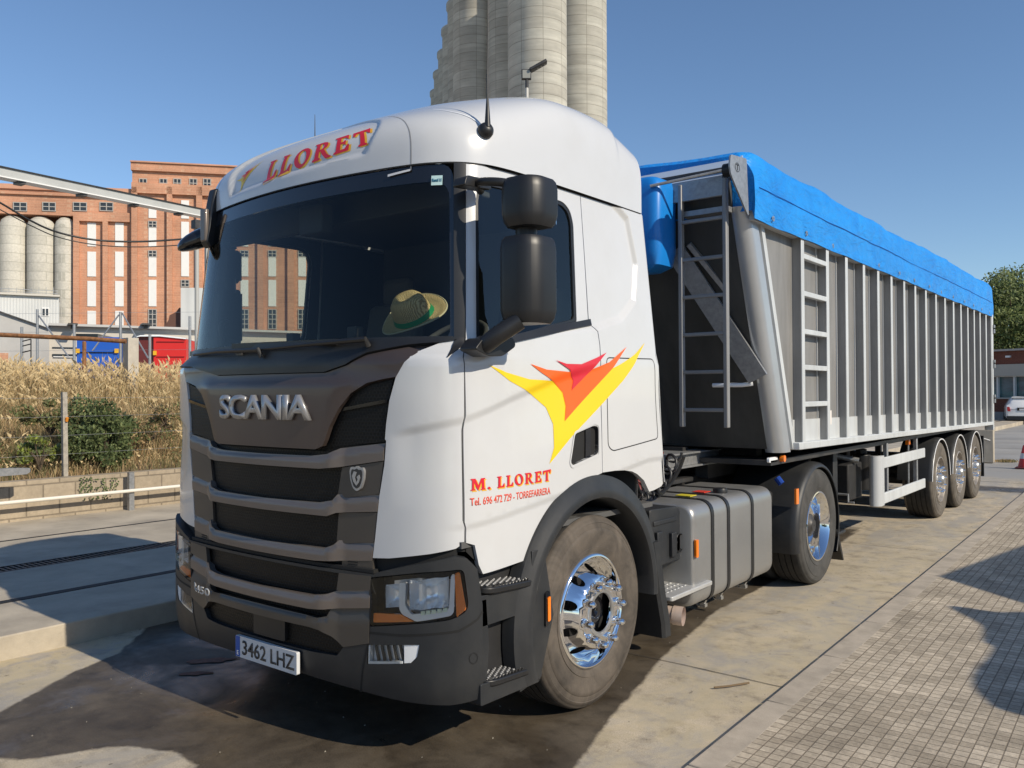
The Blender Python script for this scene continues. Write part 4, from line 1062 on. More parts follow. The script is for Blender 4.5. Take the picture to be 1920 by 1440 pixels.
# papers and phone holders on the dashboard
mb=MB();mb.b2(-.22,-.16,.42,.48,1.95,2.08).b2(-.04,.03,.42,.47,1.95,2.03).b2(.30,.37,.42,.48,1.95,2.09);mb.build('phone_holders',MT['interior'],TR,bevel=.008)
mb=MB();mb.tube(crv([(-.98,.52,1.93),(-.99,.50,2.15),(-1.04,.56,2.2),(-1.08,.62,2.2)],6),.016,8);mb.build('grab_handle',MT['interior'],TR,smooth=60)
# ------------------------------------------------------------ straw hat lying on the dashboard
def hat():
    m,nt,b=newmat('straw');c=coords(nt,(1,1,1));v=noi(nt,55,3,.5,c);
    wv=nt.nodes.new('ShaderNodeTexWave');wv.inputs['Scale'].default_value=40;wv.inputs['Distortion'].default_value=6;nt.links.new(c,wv.inputs['Vector'])
    r=ramp(nt,[(.3,(.42,.29,.11)),(.7,(.80,.62,.32))],wv);L(nt,r,0,b,'Base Color');b.inputs['Roughness'].default_value=.7;bump(nt,b,wv.outputs[0],.5,.004)
    return m
ms=hat();hx=Vector(BG(777,594,4.45))
hax=(Vector((0,0,.78))+(CAM-hx).normalized()*.60-RT0*.42).normalized();hxx=hax.cross(Vector((0,0,1)).cross(hax)).normalized();hyy=hax.cross(hxx)
hxx2=(RT0-hax*RT0.dot(hax)).normalized();hyy2=hax.cross(hxx2)
HTm=Matrix(((hyy2.x,hxx2.x,hax.x,hx.x),(hyy2.y,hxx2.y,hax.y,hx.y),(hyy2.z,hxx2.z,hax.z,hx.z),(0,0,0,1)))
HT_=thing('straw_hat','straw cowboy hat with a green ribbon lying on the dashboard behind the windscreen','hat',tuple(hx))
def hatmesh(prof,name,mat,par,pinch=True):
    V=[];F=[];n=48;q=len(prof)
    for k in range(n):
        a=2*math.pi*k/n
        for j,(h,r) in enumerate(prof):
            e=1.16 if r>.1 else 1.14
            x=r*math.cos(a);y=r*math.sin(a)*e
            z=h
            if r>.105: z+=.045*(math.cos(a)**2)*((r-.105)/.09)-.012*(math.sin(a)**2)*((r-.105)/.09)
            if pinch and h>.08: z-=.026*math.exp(-(x/.03)**2)*max(0,1-abs(y)/.12)
            V.append(HTm@Vector((x,y,z)))
    for k in range(n):
        for j in range(q-1): F.append((k*q+j,((k+1)%n)*q+j,((k+1)%n)*q+j+1,k*q+j+1))
    return MB().add(V,F).build(name,mat,par,smooth=60)
HMM=1.0
hb_=hatmesh([(0,.156),(.004,.160),(.006,.157),(.0,.135),(-.004,.115),(0,.098),(.03,.094),(.07,.089),(.105,.081),(.128,.066),(.137,.040),(.136,.003)],'hat_body',ms,HT_)
hatmesh([(0.004,.1005),(.004,.1015),(.032,.0955),(.032,.0945)],'ribbon',M_('green_ribbon',(.01,.28,.10),.4),HT_,False)
hatmesh([(.003,.156),(.008,.161),(.003,.165),(-.002,.161),(.003,.156)],'brim_edge',M_('pale_straw',(.65,.58,.38),.7),HT_,False)
# ------------------------------------------------------------ tipping trailer
TL=thing('tipper_trailer','long ribbed aluminium tipping trailer under a bright blue tarpaulin, hitched behind the white cab','trailer',(0,10,0))
def alumat(name,c0,c1,sc,metal,rough,streak=True):
    m,nt,b=newmat(name);c=coords(nt,(1,1,.15) if streak else (1,1,1));n=noi(nt,sc,6,.65,c);r=ramp(nt,[(.3,c0),(.7,c1)],n)
    n2=noi(nt,1.3,4,.6,coords(nt));r2=ramp(nt,[(.35,.85),(.7,1.0)],n2);o=mix(nt,r.outputs[0],r2.outputs[0],1.0,'MULTIPLY')
    nt.links.new(o,b.inputs['Base Color']);b.inputs['Metallic'].default_value=metal;b.inputs['Roughness'].default_value=rough;return m
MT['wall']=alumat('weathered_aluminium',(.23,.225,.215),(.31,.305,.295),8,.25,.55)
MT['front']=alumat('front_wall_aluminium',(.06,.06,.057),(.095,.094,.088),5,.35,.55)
MT['rib']=alumat('rib_aluminium',(.56,.58,.585),(.66,.69,.70),10,.15,.5)
MT['web']=alumat('rib_web_aluminium',(.29,.285,.275),(.37,.365,.355),9,.2,.6)  # rib sides: same metal as the caps, shade put into a darker colour
MT['galv']=alumat('galvanised',(.30,.31,.32),(.45,.46,.47),30,.6,.45,False)
def tarpmat():
    m,nt,b=newmat('blue_tarpaulin');c=coords(nt)
    n=noi(nt,1.6,6,.7,c,1.5);r=ramp(nt,[(.35,(.006,.21,.66)),(.62,(.010,.27,.76)),(.80,(.09,.36,.80))],n)
    n2=noi(nt,9,5,.7,c,2.0);r2=ramp(nt,[(.62,0),(.78,.30)],n2)
    o=mix(nt,r.outputs[0],(.20,.42,.78),r2.outputs[0]);nt.links.new(o,b.inputs['Base Color'])
    b.inputs['Roughness'].default_value=.42;b.inputs['Specular IOR Level'].default_value=.4
    a=noi(nt,2.2,3,.5,coords(nt,(1,.6,1)),.8);a2=noi(nt,6,4,.6,coords(nt,(1,.5,1.4)),2.5);ad=nt.nodes.new('ShaderNodeMath');ad.operation='MULTIPLY_ADD';ad.inputs[1].default_value=.35;nt.links.new(a2.outputs[0],ad.inputs[0]);nt.links.new(a.outputs[0],ad.inputs[2]);bump(nt,b,ad.outputs[0],.75,.08);return m
MT['tarp']=tarpmat()
X1=1.24;Y0,Y1=3.50,13.95
def zb(y): return 1.285-.011*(y-4.1)
def yf(z): return 4.10-(z-1.28)*.37
mb=MB()
# side walls, rear door, floor, front wall as one shell
for sg in (1,-1):
    mb.prism([(yf(1.25)+.1,1.25),(Y1,1.17),(Y1,3.12),(yf(3.12)+.1,3.12)],lambda a,b,t:(sg*t,a,b),X1-.04,X1)
body=mb.build('side_wall',MT['wall'],TL)
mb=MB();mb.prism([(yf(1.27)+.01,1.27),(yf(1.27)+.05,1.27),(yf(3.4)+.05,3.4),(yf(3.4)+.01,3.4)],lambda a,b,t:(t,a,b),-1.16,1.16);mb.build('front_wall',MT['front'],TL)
MB().b2(-1.2,1.2,Y1-.06,Y1-.02,1.15,3.1).build('rear_door',MT['wall'],TL)
MB().b2(-1.2,1.2,4.05,Y1,1.14,1.18).build('floor',MT['steel'],TL)
for sg in (1,-1):
    # rounded corner post following the sloping front
    V=[];F=[];pr=[]
    for k in range(11):
        a=R(-140+140*k/10);pr.append((1.185+.085*math.cos(a),.085+.085*math.sin(a)))
    pr=pr+[(1.27,.19),(1.24,.21),(1.13,.19)]
    for z in (1.24,3.12):
        for a,b in pr: V.append((sg*a,yf(z)+b,z))
    n_=len(pr)
    for k in range(n_): F.append((k,(k+1)%n_,n_+(k+1)%n_,n_+k))
    F+=[tuple(range(n_)),tuple(range(2*n_-1,n_-1,-1))]
    MB().add(V,F).build('corner_post',M_('post_aluminium',(.50,.52,.54),.38,.6,var=.06),TL,smooth=30)
    mb=MB();mb.prism([(yf(1.26)+.235,1.26),(yf(1.26)+.30,1.26),(yf(3.1)+.30,3.1),(yf(3.1)+.235,3.1)],lambda a,b,t:(sg*t,a,b),1.24,1.275);mb.build('corner_strip',MT['rib'],TL)
    # lower band and bottom rail
    mb=MB();mb.prism([(4.42,1.27),(Y1,1.175),(Y1,1.42),(4.40,1.50)],lambda a,b,t:(sg*t,a,b),1.235,1.252);mb.build('lower_band',MT['rib'],TL)
    mb=MB();mb.prism([(4.35,1.255),(Y1,1.150),(Y1,1.205),(4.35,1.315)],lambda a,b,t:(sg*t,a,b),1.20,1.33);mb.build('bottom_rail',MT['rib'],TL,bevel=.006)
    mb=MB();mb.b2(sg*1.19,sg*1.30,3.50,Y1,3.02,3.12);mb.build('top_rail',MT['rib'],TL)
    RY=[4.484,5.133,5.697,6.277,6.802,7.337,7.899,8.437,8.995,9.574,10.135,10.706,11.243,11.776,12.302,12.816,13.38,13.90]
    for i,y in enumerate(RY):
        dz=zb(y)
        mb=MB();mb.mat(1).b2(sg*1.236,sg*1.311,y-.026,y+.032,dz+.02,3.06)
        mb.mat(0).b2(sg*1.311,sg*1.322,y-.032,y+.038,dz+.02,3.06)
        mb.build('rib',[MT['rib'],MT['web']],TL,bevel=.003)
        if i<len(RY)-1:
            ym=RY[i+1]-.055
            MB().b2(sg*1.238,sg*1.252,ym-.030,ym-.022,dz+.22,3.05).build('panel_seam',MT['rib'],TL)
# rungs on the side
for z in (2.876,2.561,2.241,1.939,1.628):
    MB().b2(1.275,1.32,4.515,5.105,z-.022,z+.022).build('side_rung',MT['rib'],TL,bevel=.005)
MB().b2(1.253,1.256,5.30,5.42,1.43,1.56).build('maker_sticker',M_('sticker_white',(.75,.7,.65),.5),TL)
# tarpaulin
def tarp():
    V=[];F=[];NY=150
    prof=[(-1.335,3.01),(-1.338,3.14),(-1.335,3.26),(-1.33,3.38),(-1.315,3.47),(-1.27,3.525),(-1.18,3.55),(-.8,3.57),(-.4,3.58),(0,3.585),(.4,3.58),(.8,3.57),(1.18,3.55),(1.27,3.525),(1.315,3.47),(1.33,3.38),(1.335,3.26),(1.338,3.14),(1.335,3.01)]
    prof=[tuple(p) for p in crv(prof,3)]
    n=len(prof)
    for i in range(NY+1):
        y=3.42+(14.02-3.42)*i/NY
        lift=.05*sst(4,13,y)-.05*(1-sst(3.42,3.55,y))**2
        for j,(x,z) in enumerate(prof):
            top=sst(3.3,3.5,z)
            w=noise.noise(Vector((x*1.5,y*.9,z*2.5)))*.018+noise.noise(Vector((x*4,y*3.1,z*5)))*.009+noise.noise(Vector((x*2+9,y*7,z*2)))*.004
            sag=.018*.35*math.cos((y-3.4)*2*math.pi/1.7+2*noise.noise(Vector((0,y*.5,0))))*top
            low=(1-sst(3.0,3.15,z))
            xx=x*(1-.03*(1-sst(3.42,3.6,y))*top)
            V.append((xx+(1 if x>0 else -1)*w*(1-low*.8),y,z+lift*top+sag+w*top+low*.012*noise.noise(Vector((3,y*2.2,1)))))
    for i in range(NY):
        for j in range(n-1): F.append((i*n+j,i*n+j+1,(i+1)*n+j+1,(i+1)*n+j))
    # closing end at the back: hanging flap
    k=len(V)
    for j,(x,z) in enumerate(prof): V.append((x*.99,14.05,max(2.95,3.0)))
    for j in range(n-1): F.append((NY*n+j,NY*n+j+1,k+j+1,k+j))
    k=len(V)
    for j,(x,z) in enumerate(prof): V.append((x*.98,3.44,3.08))
    for j in range(n-1): F.append((j,j+1,k+j+1,k+j))
    return MB().add(V,F).build('tarpaulin',MT['tarp'],TL,smooth=60)
tp_=tarp()
def tarpside(a,b): 
    return (1.340+.022*noise.noise(Vector((1.5*1.335,a*.9,b*2.5)))+.010*noise.noise(Vector((1.335*4,a*3.1,b*5))),a,b)
MB().tube([tarpside(3.5+.1*k,3.255) for k in range(105)],.0035,5).build('tarp_seam',M_('tarp_seam_blue',(.004,.14,.5),.5),tp_)
for k in range(14):
    y_=3.75+.76*k;MB().lathe([(0,.010),(.004,.010),(.004,.020),(0,.022)],(tarpside(y_,3.06)[0]+.002,y_,3.06),'x',12).build('eyelet',MT['galv'],tp_)
# folded front edge of the sheet and its roller
MB().prism([(3.30,3.34),(3.44,3.50),(3.48,3.48),(3.36,3.33)],lambda a,b,t:(t,a,b),-1.2,1.24).build('front_flap',M_('pale_sheet',(.42,.5,.62),.25,0,.3),TL)
MB().tube([(-1.2,3.33,3.385),(1.24,3.33,3.385)],.022,10).build('tarp_roller',MT['steel'],TL,smooth=50)
MB().b2(.62,1.14,3.36,3.40,3.26,3.38).b2(.70,1.14,3.30,3.33,3.19,3.34).build('header_plate',MT['galv'],TL,bevel=.004)
bk=MB();bk.prism(rnd([(3.04,3.33),(3.06,3.41),(3.34,3.44),(3.375,3.03),(3.355,3.03),(3.06,3.27)],[.02,.02,.02,.01,.01,.03],4),lambda a,b,t:(t,a,b),1.30,1.312)
tb=bk.build('tarp_bracket',MT['galv'],TL)
def brf(a,b,t=0): return (1.313+t,a,b)
gl=[patch('q',ell(3.17,3.34,.040,.034,20),lambda a,b:brf(a,b),MT['ink'],None,[ell(3.17,3.34,.034,.029,20)],step=.02,off=.0005)]
gl.append(textfit('T',(3.150,3.190,3.318,3.362),brf,'t',MT['ink'],None,bold=.01,depth=.0012));join(gl,'bracket_emblem',tb)
MB().tube([(1.20,3.20,3.34),(1.30,3.20,3.34)],.05,14).build('roller_bearing',MT['plastic2'],TL)
# ladder on the front wall
lad=thing_l=None
for xx in (.795,1.155):
    l_=MB();l_.b2(xx-.016,xx+.016,3.29,3.34,1.47,3.32);l_.build('ladder_rail',MT['rail'],TL,bevel=.006)
for z in (1.60,1.885,2.17,2.455,2.74,3.03):
    MB().b2(.81,1.14,3.295,3.325,z-.014,z+.014).build('ladder_rung',MT['rail'],TL,bevel=.006)
for z in (3.1,):
    MB().b2(.79,1.16,3.34,yf(z)+.03,z-.02,z+.02).build('ladder_mount',MT['galv'],TL)
hl_=MB()
for z in (1.60,1.885,2.17,2.455,2.74): hl_.b2(1.1768,1.1785,3.30,3.318,z-.022,z+.022)
# blue rolled cover hanging beside the ladder
V=[];F=[]
ol=rnd([(.18,3.06),(.74,3.06),(.74,3.40),(.18,3.40)],.09,6);n_=len(ol);zz=[(2.66,.6),(2.70,.9),(2.80,.98),(3.0,1.0),(3.28,1.0),(3.345,.94),(3.37,.8)]
for z,f in zz:
    for a,b in ol: V.append((.46+(a-.46)*f+.012*noise.noise(Vector((a*5,b*5,z*4))),3.23+(b-3.23)*f,z))
for i in range(len(zz)-1):
    for k in range(n_): F.append((i*n_+k,i*n_+(k+1)%n_,(i+1)*n_+(k+1)%n_,(i+1)*n_+k))
F+=[tuple(range(n_)),tuple((len(zz)-1)*n_+k for k in range(n_))]
MB().add(V,F).build('blue_bag',M_('blue_pvc',(.008,.20,.62),.35,0,.2),TL,smooth=50)
MB().tube([(.68,3.04,3.28),(1.2,3.28,3.37)],.012,8).build('bag_strut',MT['galv'],TL)
# diagonal channel board and cross tube on the front wall
p0=Vector((.66,yf(2.86)-.04,2.86));p1=Vector((1.18,yf(1.84)-.04,1.84))
MB().bar(p0,p1,.16,.03,(0,1,0)).build('diagonal_board',MT['galv'],TL)
MB().bar(p0+Vector((.13,-.02,.03)),p1+Vector((-.02,-.02,.42)),.035,.05,(0,1,0)).build('crank_rod',MT['galv'],TL)
MB().tube([(.80,yf(1.79)-.06,1.79),(1.05,yf(1.79)-.06,1.79),(1.12,yf(1.79)-.02,1.80)],.018,10).build('cross_tube',MT['lampwhite'],TL)
MB().prism([(3.45,2.75),(4.05,1.30),(3.78,1.30),(3.30,2.75)],lambda a,b,t:(t,a,b),.30,.33).build('wedge_panel',MT['front'],TL)
# chassis of the trailer
mb=MB()
for sg in (1,-1): mb.b2(sg*.42,sg*.54,4.3,13.6,.98,1.15)
for y in (5.9,7.4,8.6,9.9,11.2,12.5,13.5): mb.b2(-.5,.5,y,y+.1,1.0,1.12)
mb.b2(-.5,.5,4.1,5.6,1.10,1.14)
mb.build('trailer_frame',MT['steel'],TL)
nk=MB();nk.b2(.30,.62,3.47,4.45,1.225,1.24).b2(.30,.62,3.47,4.45,1.115,1.13).b2(.56,.58,3.47,4.45,1.13,1.225).b2(.30,.58,3.47,3.49,1.13,1.225);nk.build('neck_channel',MT['galv'],TL,bevel=.003)
MB().b2(.2,.9,4.5,4.62,1.14,1.25).b2(.2,.5,3.9,4.0,1.13,1.27).build('neck_bracket',MT['under'],TL)
MB().prism(rnd([(4.02,1.165),(4.02,1.205),(4.20,1.205),(4.20,1.165)],.018,4),lambda a,b,t:(t,a,b),1.18,1.20).build('marker_lamp',MT['lampwhite'],TL)
MB().tube([(1.20,4.27,1.185),(1.235,4.27,1.185)],.028,14).build('amber_lamp',MT['amber'],TL)
# landing legs
for sg in (1,-1):
    l_=MB();l_.b2(sg*.86,sg*1.00,6.28,6.42,.42,1.15);l_.b2(sg*.88,sg*.98,6.30,6.40,.30,.42).b2(sg*.80,sg*1.06,6.22,6.48,.27,.30)
    l_.build('landing_leg',MT['plastic'],TL,bevel=.006)
    MB().tube([(sg*.98,6.50,.66),(sg*1.08,6.50,.66),(sg*1.08,6.50,.58),(sg*1.14,6.50,.58)],.013,8).build('crank_handle',MT['galv'],TL)
# side guards
for sg in (1,-1):
    V=[];F=[];pr=[(1.05,7.16)]
    for k in range(9):
        a=R(180+ (0))-0;a=R(-90+90*k/8);pr.append((1.14+.11*math.cos(a),6.92+.10+.10*math.sin(a)))
    pr=[(1.13,7.10),(1.15,7.07)]+[(1.17+.08*math.sin(R(90*k/8)),7.14-.08*math.cos(R(90*k/8))) for k in range(9)]+[(1.25,7.24),(1.22,7.24),(1.2,7.14),(1.15,7.10)]
    n_=len(pr)
    for z in (.485,1.03):
        for a,b in pr: V.append((sg*a,b,z))
    for k in range(n_): F.append((k,(k+1)%n_,n_+(k+1)%n_,n_+k))
    F+=[tuple(range(n_)),tuple(range(2*n_-1,n_-1,-1))]
    MB().add(V,F).build('guard_end',M_('guard_white',(.55,.57,.58),.4,.2),TL,smooth=35)
    for z in (.945,.555):
        MB().b2(sg*1.215,sg*1.245,7.17,9.22,z-.06,z+.06).build('guard_rail',MT['rib'],TL,bevel=.008)
    for y in (7.5,8.9):
        MB().b2(sg*1.17,sg*1.215,y,y+.06,.5,1.15).build('guard_post',MT['galv'],TL,bevel=.004)
MB().tube([(1.15,8.75,.5),(1.15,8.75,1.17)],.012,8).build('marker_stem',MT['galv'],TL)
MB().b2(1.13,1.17,8.70,8.78,1.07,1.16).build('amber_lamp',MT['amber'],TL)
MB().tube([(.95,7.45,.62),(.95,7.45,1.02)],.10,18).tube([(.95,7.45,1.02),(.95,7.45,1.08)],.06,16).build('air_filter',MT['plastic2'],TL,bevel=.01)
MB().tube([(.6,7.9,.75),(.6,9.2,.75)],.17,20).build('air_tank',MT['steel'],TL,bevel=.03)
MB().b2(.6,1.0,6.8,7.3,.55,.95).build('valve_box',MT['under'],TL,bevel=.02)
MB().tube([(.7,6.9,1.05),(1.05,7.0,.98)],.03,10).build('pipe_end',MT['galv'],TL)
# axles, wheels and mudguards
for i,y in enumerate((10.16,11.47,12.78)):
    MB().tube([(-1.0,y,.50),(1.0,y,.50)],.07,12).build('axle',MT['under'],TL)
    for sg in (1,-1):
        wheel('wheel',sg*1.235,y,.52,sg,'trailer',.52,TL,'rubber3',w=.37)
        prof=[(.82,.60),(1.20,.60),(1.235,.592),(1.25,.580),(1.25,.566),(1.19,.575),(.82,.585)]
        a_=arch('trailer_mudguard',y,.50,4,176,prof,sg,MT['plastic'],TL,44)
        arch('mudguard_trim',y,.50,4,176,[(1.252,.585),(1.256,.582),(1.256,.572),(1.252,.569)],sg,MT['lampwhite'],a_,44)
# rear end
MB().b2(-1.2,1.2,13.6,13.72,.50,.64).b2(-.5,-.4,13.5,13.6,.5,1.1).b2(.4,.5,13.5,13.6,.5,1.1).build('rear_bumper',MT['steel'],TL,bevel=.01)
MB().b2(.85,1.25,13.46,13.50,.30,.98).build('rear_mud_flap',MT['plastic2'],TL)
MB().tube([(1.0,13.5,.86),(1.2,13.7,.92),(1.30,13.75,.88)],.02,8).build('tow_hook',MT['galv'],TL)
for z in (1.65,2.25,2.85):
    MB().b2(1.27,1.36,13.93,14.02,z-.05,z-.03).b2(1.34,1.36,13.93,14.02,z-.12,z+.02).build('door_hinge',MT['galv'],TL)
MB().b2(1.20,1.335,13.90,13.99,1.06,3.05).build('rear_post',MT['rib'],TL,bevel=.006)
# ------------------------------------------------------------ ground
def attrmat():
    m,nt,b=newmat('road_concrete');c=coords(nt)
    at=nt.nodes.new('ShaderNodeAttribute');at.attribute_name='mask';sp=nt.nodes.new('ShaderNodeSeparateColor');nt.links.new(at.outputs['Color'],sp.inputs[0])
    n1=noi(nt,.55,6,.62,c,.4);n2=noi(nt,5,8,.7,c);n3=noi(nt,140,3,.6,c);n4=noi(nt,1.7,5,.7,coords(nt,(1,.35,1)),1.2)
    base=ramp(nt,[(.3,(.38,.325,.235)),(.5,(.47,.40,.295)),(.7,(.55,.475,.355))],n1)
    grit=ramp(nt,[(.30,.42),(.50,1.0),(.75,1.25)],n2);o=mix(nt,base.outputs[0],grit.outputs[0],1.0,'MULTIPLY')
    g3=ramp(nt,[(.35,.80),(.65,1.15)],n3);o=mix(nt,o,g3.outputs[0],1.0,'MULTIPLY')
    gr=ramp(nt,[(.43,0),(.60,.85)],n4);o=mix(nt,o,(.33,.31,.28),gr.outputs[0])
    nsp=noi(nt,16,3,.5,coords(nt,(1,.6,1)));rsp=ramp(nt,[(.69,0),(.73,.75)],nsp);o=mix(nt,o,(.10,.085,.065),rsp.outputs[0])
    ncr=noi(nt,2.3,9,.8,c,2.5);rcr=ramp(nt,[(.492,0),(.5,.22),(.508,0)],ncr);o=mix(nt,o,(.12,.10,.08),rcr.outputs[0])
    # sand
    ns=noi(nt,3.5,7,.7,c,1);rs=ramp(nt,[(.42,0),(.56,.9)],ns);mm=nt.nodes.new('ShaderNodeMath');mm.operation='MULTIPLY';nt.links.new(rs.outputs[0],mm.inputs[0]);nt.links.new(sp.outputs[1],mm.inputs[1])
    o=mix(nt,o,(.50,.42,.27),mm.outputs[0])
    # far asphalt
    o=mix(nt,o,(.30,.29,.27),sp.outputs[2])
    # wet: darker and glossy
    nw=noi(nt,7,6,.7,c,.5);aw=nt.nodes.new('ShaderNodeMath');aw.operation='MULTIPLY_ADD';aw.inputs[1].default_value=.34;aw.inputs[2].default_value=-.17;nt.links.new(nw.outputs[0],aw.inputs[0])
    sm=nt.nodes.new('ShaderNodeMath');sm.operation='ADD';nt.links.new(aw.outputs[0],sm.inputs[0]);nt.links.new(sp.outputs[0],sm.inputs[1])
    rw=ramp(nt,[(.44,0),(.56,1)],sm)
    wc=mix(nt,(.058,.045,.031),(.115,.093,.066),ramp(nt,[(.35,0),(.65,1)],noi(nt,2.2,5,.6,c,.8)).outputs[0])
    wc=mix(nt,wc,g3.outputs[0],1.0,'MULTIPLY');wc=mix(nt,wc,grit.outputs[0],.8,'MULTIPLY')
    o=mix(nt,o,wc,rw.outputs[0]);nt.links.new(o,b.inputs['Base Color'])
    npd=ramp(nt,[(.48,.62),(.66,.24)],noi(nt,1.9,4,.6,c,.6))
    rr=mix(nt,.85,npd.outputs[0],rw.outputs[0]);nt.links.new(rr,b.inputs['Roughness'])
    bs=nt.nodes.new('ShaderNodeBump');bs.inputs['Distance'].default_value=.006;nb=mix(nt,n2.outputs[0],n3.outputs[0],.6);nt.links.new(nb,bs.inputs['Height'])
    st=ramp(nt,[(0,.55),(1,.25)]);nt.links.new(rw.outputs[0],st.inputs[0]);nt.links.new(st.outputs[0],bs.inputs['Strength']);nt.links.new(bs.outputs[0],b.inputs['Normal'])
    return m
WET=[(1.62,.30),(1.50,.68),(1.31,1.33),(1.15,2.0),(1.04,2.4),(.95,3.0),(.83,3.7),(.80,5.0),(.7,8),(.6,12),(-2.3,12),(-2.3,.80),(-1.80,.30),(-1.63,-.10),(-1.40,-.45),(-1.25,-.68),(-.95,-.95),(-.60,-.78),(-.42,-.42),(-.10,-.28),(.15,-.30),(.8,-.8),(1.7,-1.2),(2.3,-.5)]
def gridmesh(name,x0,x1,y0,y1,st,z,maskfn,mat):
    nx=int(round((x1-x0)/st));ny=int(round((y1-y0)/st));V=[];F=[];C=[]
    for j in range(ny+1):
        for i in range(nx+1):
            x=x0+(x1-x0)*i/nx;y=y0+(y1-y0)*j/ny;V.append((x,y,z));C.append(maskfn(x,y))
    for j in range(ny):
        for i in range(nx): a=j*(nx+1)+i;F.append((a,a+1,a+nx+2,a+nx+1))
    me=bpy.data.meshes.new(name);me.from_pydata(V,[],F);ca=me.color_attributes.new('mask','FLOAT_COLOR','POINT')
    ca.data.foreach_set('color',[q for c in C for q in (*c,1)]);me.update();return link(name,me,mat)
def mfn(x,y):
    if x<2.2 and y<12.5:
        d=sdist(x,y,WET);wv=max(0,min(1,.5+(d+.05)/.20))
        if y>6: wv*=max(0,1-(y-6)/5)*1
    else: wv=0
    if 13.3<y<15.6 and x>.3: wv=max(wv,.62*(1-abs(y-14.4)/1.2)+.1)
    s=0.55*sst(.7,1.5,x)*(1-sst(6,12,y))
    s=max(s,1.0*sst(-.6,-1.3,y)*(1 if x<1.0 else .4)) if x<1.2 else s
    if x<-1.2: s=max(s,.9*sst(-1.2,-1.9,x)*(1-sst(.2,1.0,y)))
    far=sst(15.5,17.5,y)
    return (wv,s,far)
rm=attrmat()
road=gridmesh('road',-2.45,2.05,-4,18,.06,0,mfn,rm);struct(road)
gm=gridmesh('ground',-160,160,-120,200,8,-.012,lambda x,y:(0,0,1) ,M_('yard_asphalt',(.30,.29,.27),.85,var=.2,vscale=.6,bmp=.3,bscale=60,dirt=(.38,.34,.28),dirtamt=.5,dscale=.25));struct(gm)
def crack(pts,name,wd=.012):
    V=[];F=[]
    P=crv(pts,10)
    for i,p in enumerate(P):
        a=Vector(P[max(i-1,0)]);b=Vector(P[min(i+1,len(P)-1)]);d=(b-a).normalized();j=.006*noise.noise(Vector((p[0]*9,p[1]*9,1)))
        w_=wd*(.6+.6*abs(noise.noise(Vector((p[0]*5,p[1]*5,0)))))
        V+=[(p[0]-d.y*w_/2+j,p[1]+d.x*w_/2+j,.004),(p[0]+d.y*w_/2+j,p[1]-d.x*w_/2+j,.004)]
    for i in range(len(P)-1): F.append((2*i,2*i+1,2*i+3,2*i+2))
    return struct(MB().add(V,F).build(name,MT['crack'],None))
MT['crack']=M_('joint_dark',(.05,.045,.04),.9)
crack([(-2.2,2.35),(-.5,2.36),(.5,2.33),(1.2,2.34),(1.94,2.32)],'road_joint',.010)
crack([(-2.2,7.4),(.5,7.4),(1.86,7.38)],'road_joint',.010);crack([(-1.5,15.6),(.5,15.7),(1.7,15.6)],'road_joint',.03);crack([(-6,26.5),(.5,26.6),(9,26.4)],'road_joint',.08)
# red stain and little stones
def blob(cx,cy,rx,ry,a,name,mat,z=.0045):
    P=[]
    for k in range(36):
        t=2*math.pi*k/36;r=1+.35*noise.noise(Vector((math.cos(t)*2+cx*3,math.sin(t)*2,cy)))+.2*noise.noise(Vector((math.cos(t)*6,math.sin(t)*6+cx,cy)))
        x,y=rx*r*math.cos(t),ry*r*math.sin(t);P.append((cx+x*math.cos(a)-y*math.sin(a),cy+x*math.sin(a)+y*math.cos(a),z))
    V=P;F=[tuple(range(36))]
    return struct(MB().add(V,F).build(name,mat,None))
blob(-1.20,.56,.16,.05,.9,'stain',M_('red_brown_stain',(.17,.065,.04),.7,var=.4,vscale=25))
blob(-1.05,.36,.10,.035,.8,'stain',bpy.data.materials['red_brown_stain'])
0 and blob(1.47,2.33,.07,.045,.2,'stain',M_('sawdust_stain',(.50,.27,.13),.9,var=.4,vscale=40))
0 and blob(1.60,2.02,.16,.075,.35,'stain',M_('grey_damp_stain',(.21,.205,.20),.85,var=.15,vscale=20))
V=[];F=[]
for i in range(420):
    x=random.uniform(-2.25,1.9);y=random.uniform(-1.2,8);r=random.uniform(.0025,.006)*(1.7 if random.random()<.06 else 1)
    if x>.9 or y<1.5 or random.random()<.4:
        k=len(V);c=Vector((x,y,.0))
        for d in ((1,0,0),(0,1,0),(-1,0,0),(0,-1,0),(0,0,1)): V.append(tuple(c+Vector(d)*r*random.uniform(.6,1.2)))
        F+=[(k,k+1,k+4),(k+1,k+2,k+4),(k+2,k+3,k+4),(k+3,k,k+4)]
gv=MB().add(V,F).build('grit',M_('grit_stone',(.26,.235,.19),.9,var=.5,vscale=30),None,smooth=None);gv['kind']='stuff'
tw=MB().tube([(1.62,2.05,.012),(1.68,2.12,.014),(1.75,2.25,.012)],.006,6).build('twig',M_('twig_brown',(.16,.11,.06),.8));tag(tw,'thin dry twig lying on the road near the kerb','twig')
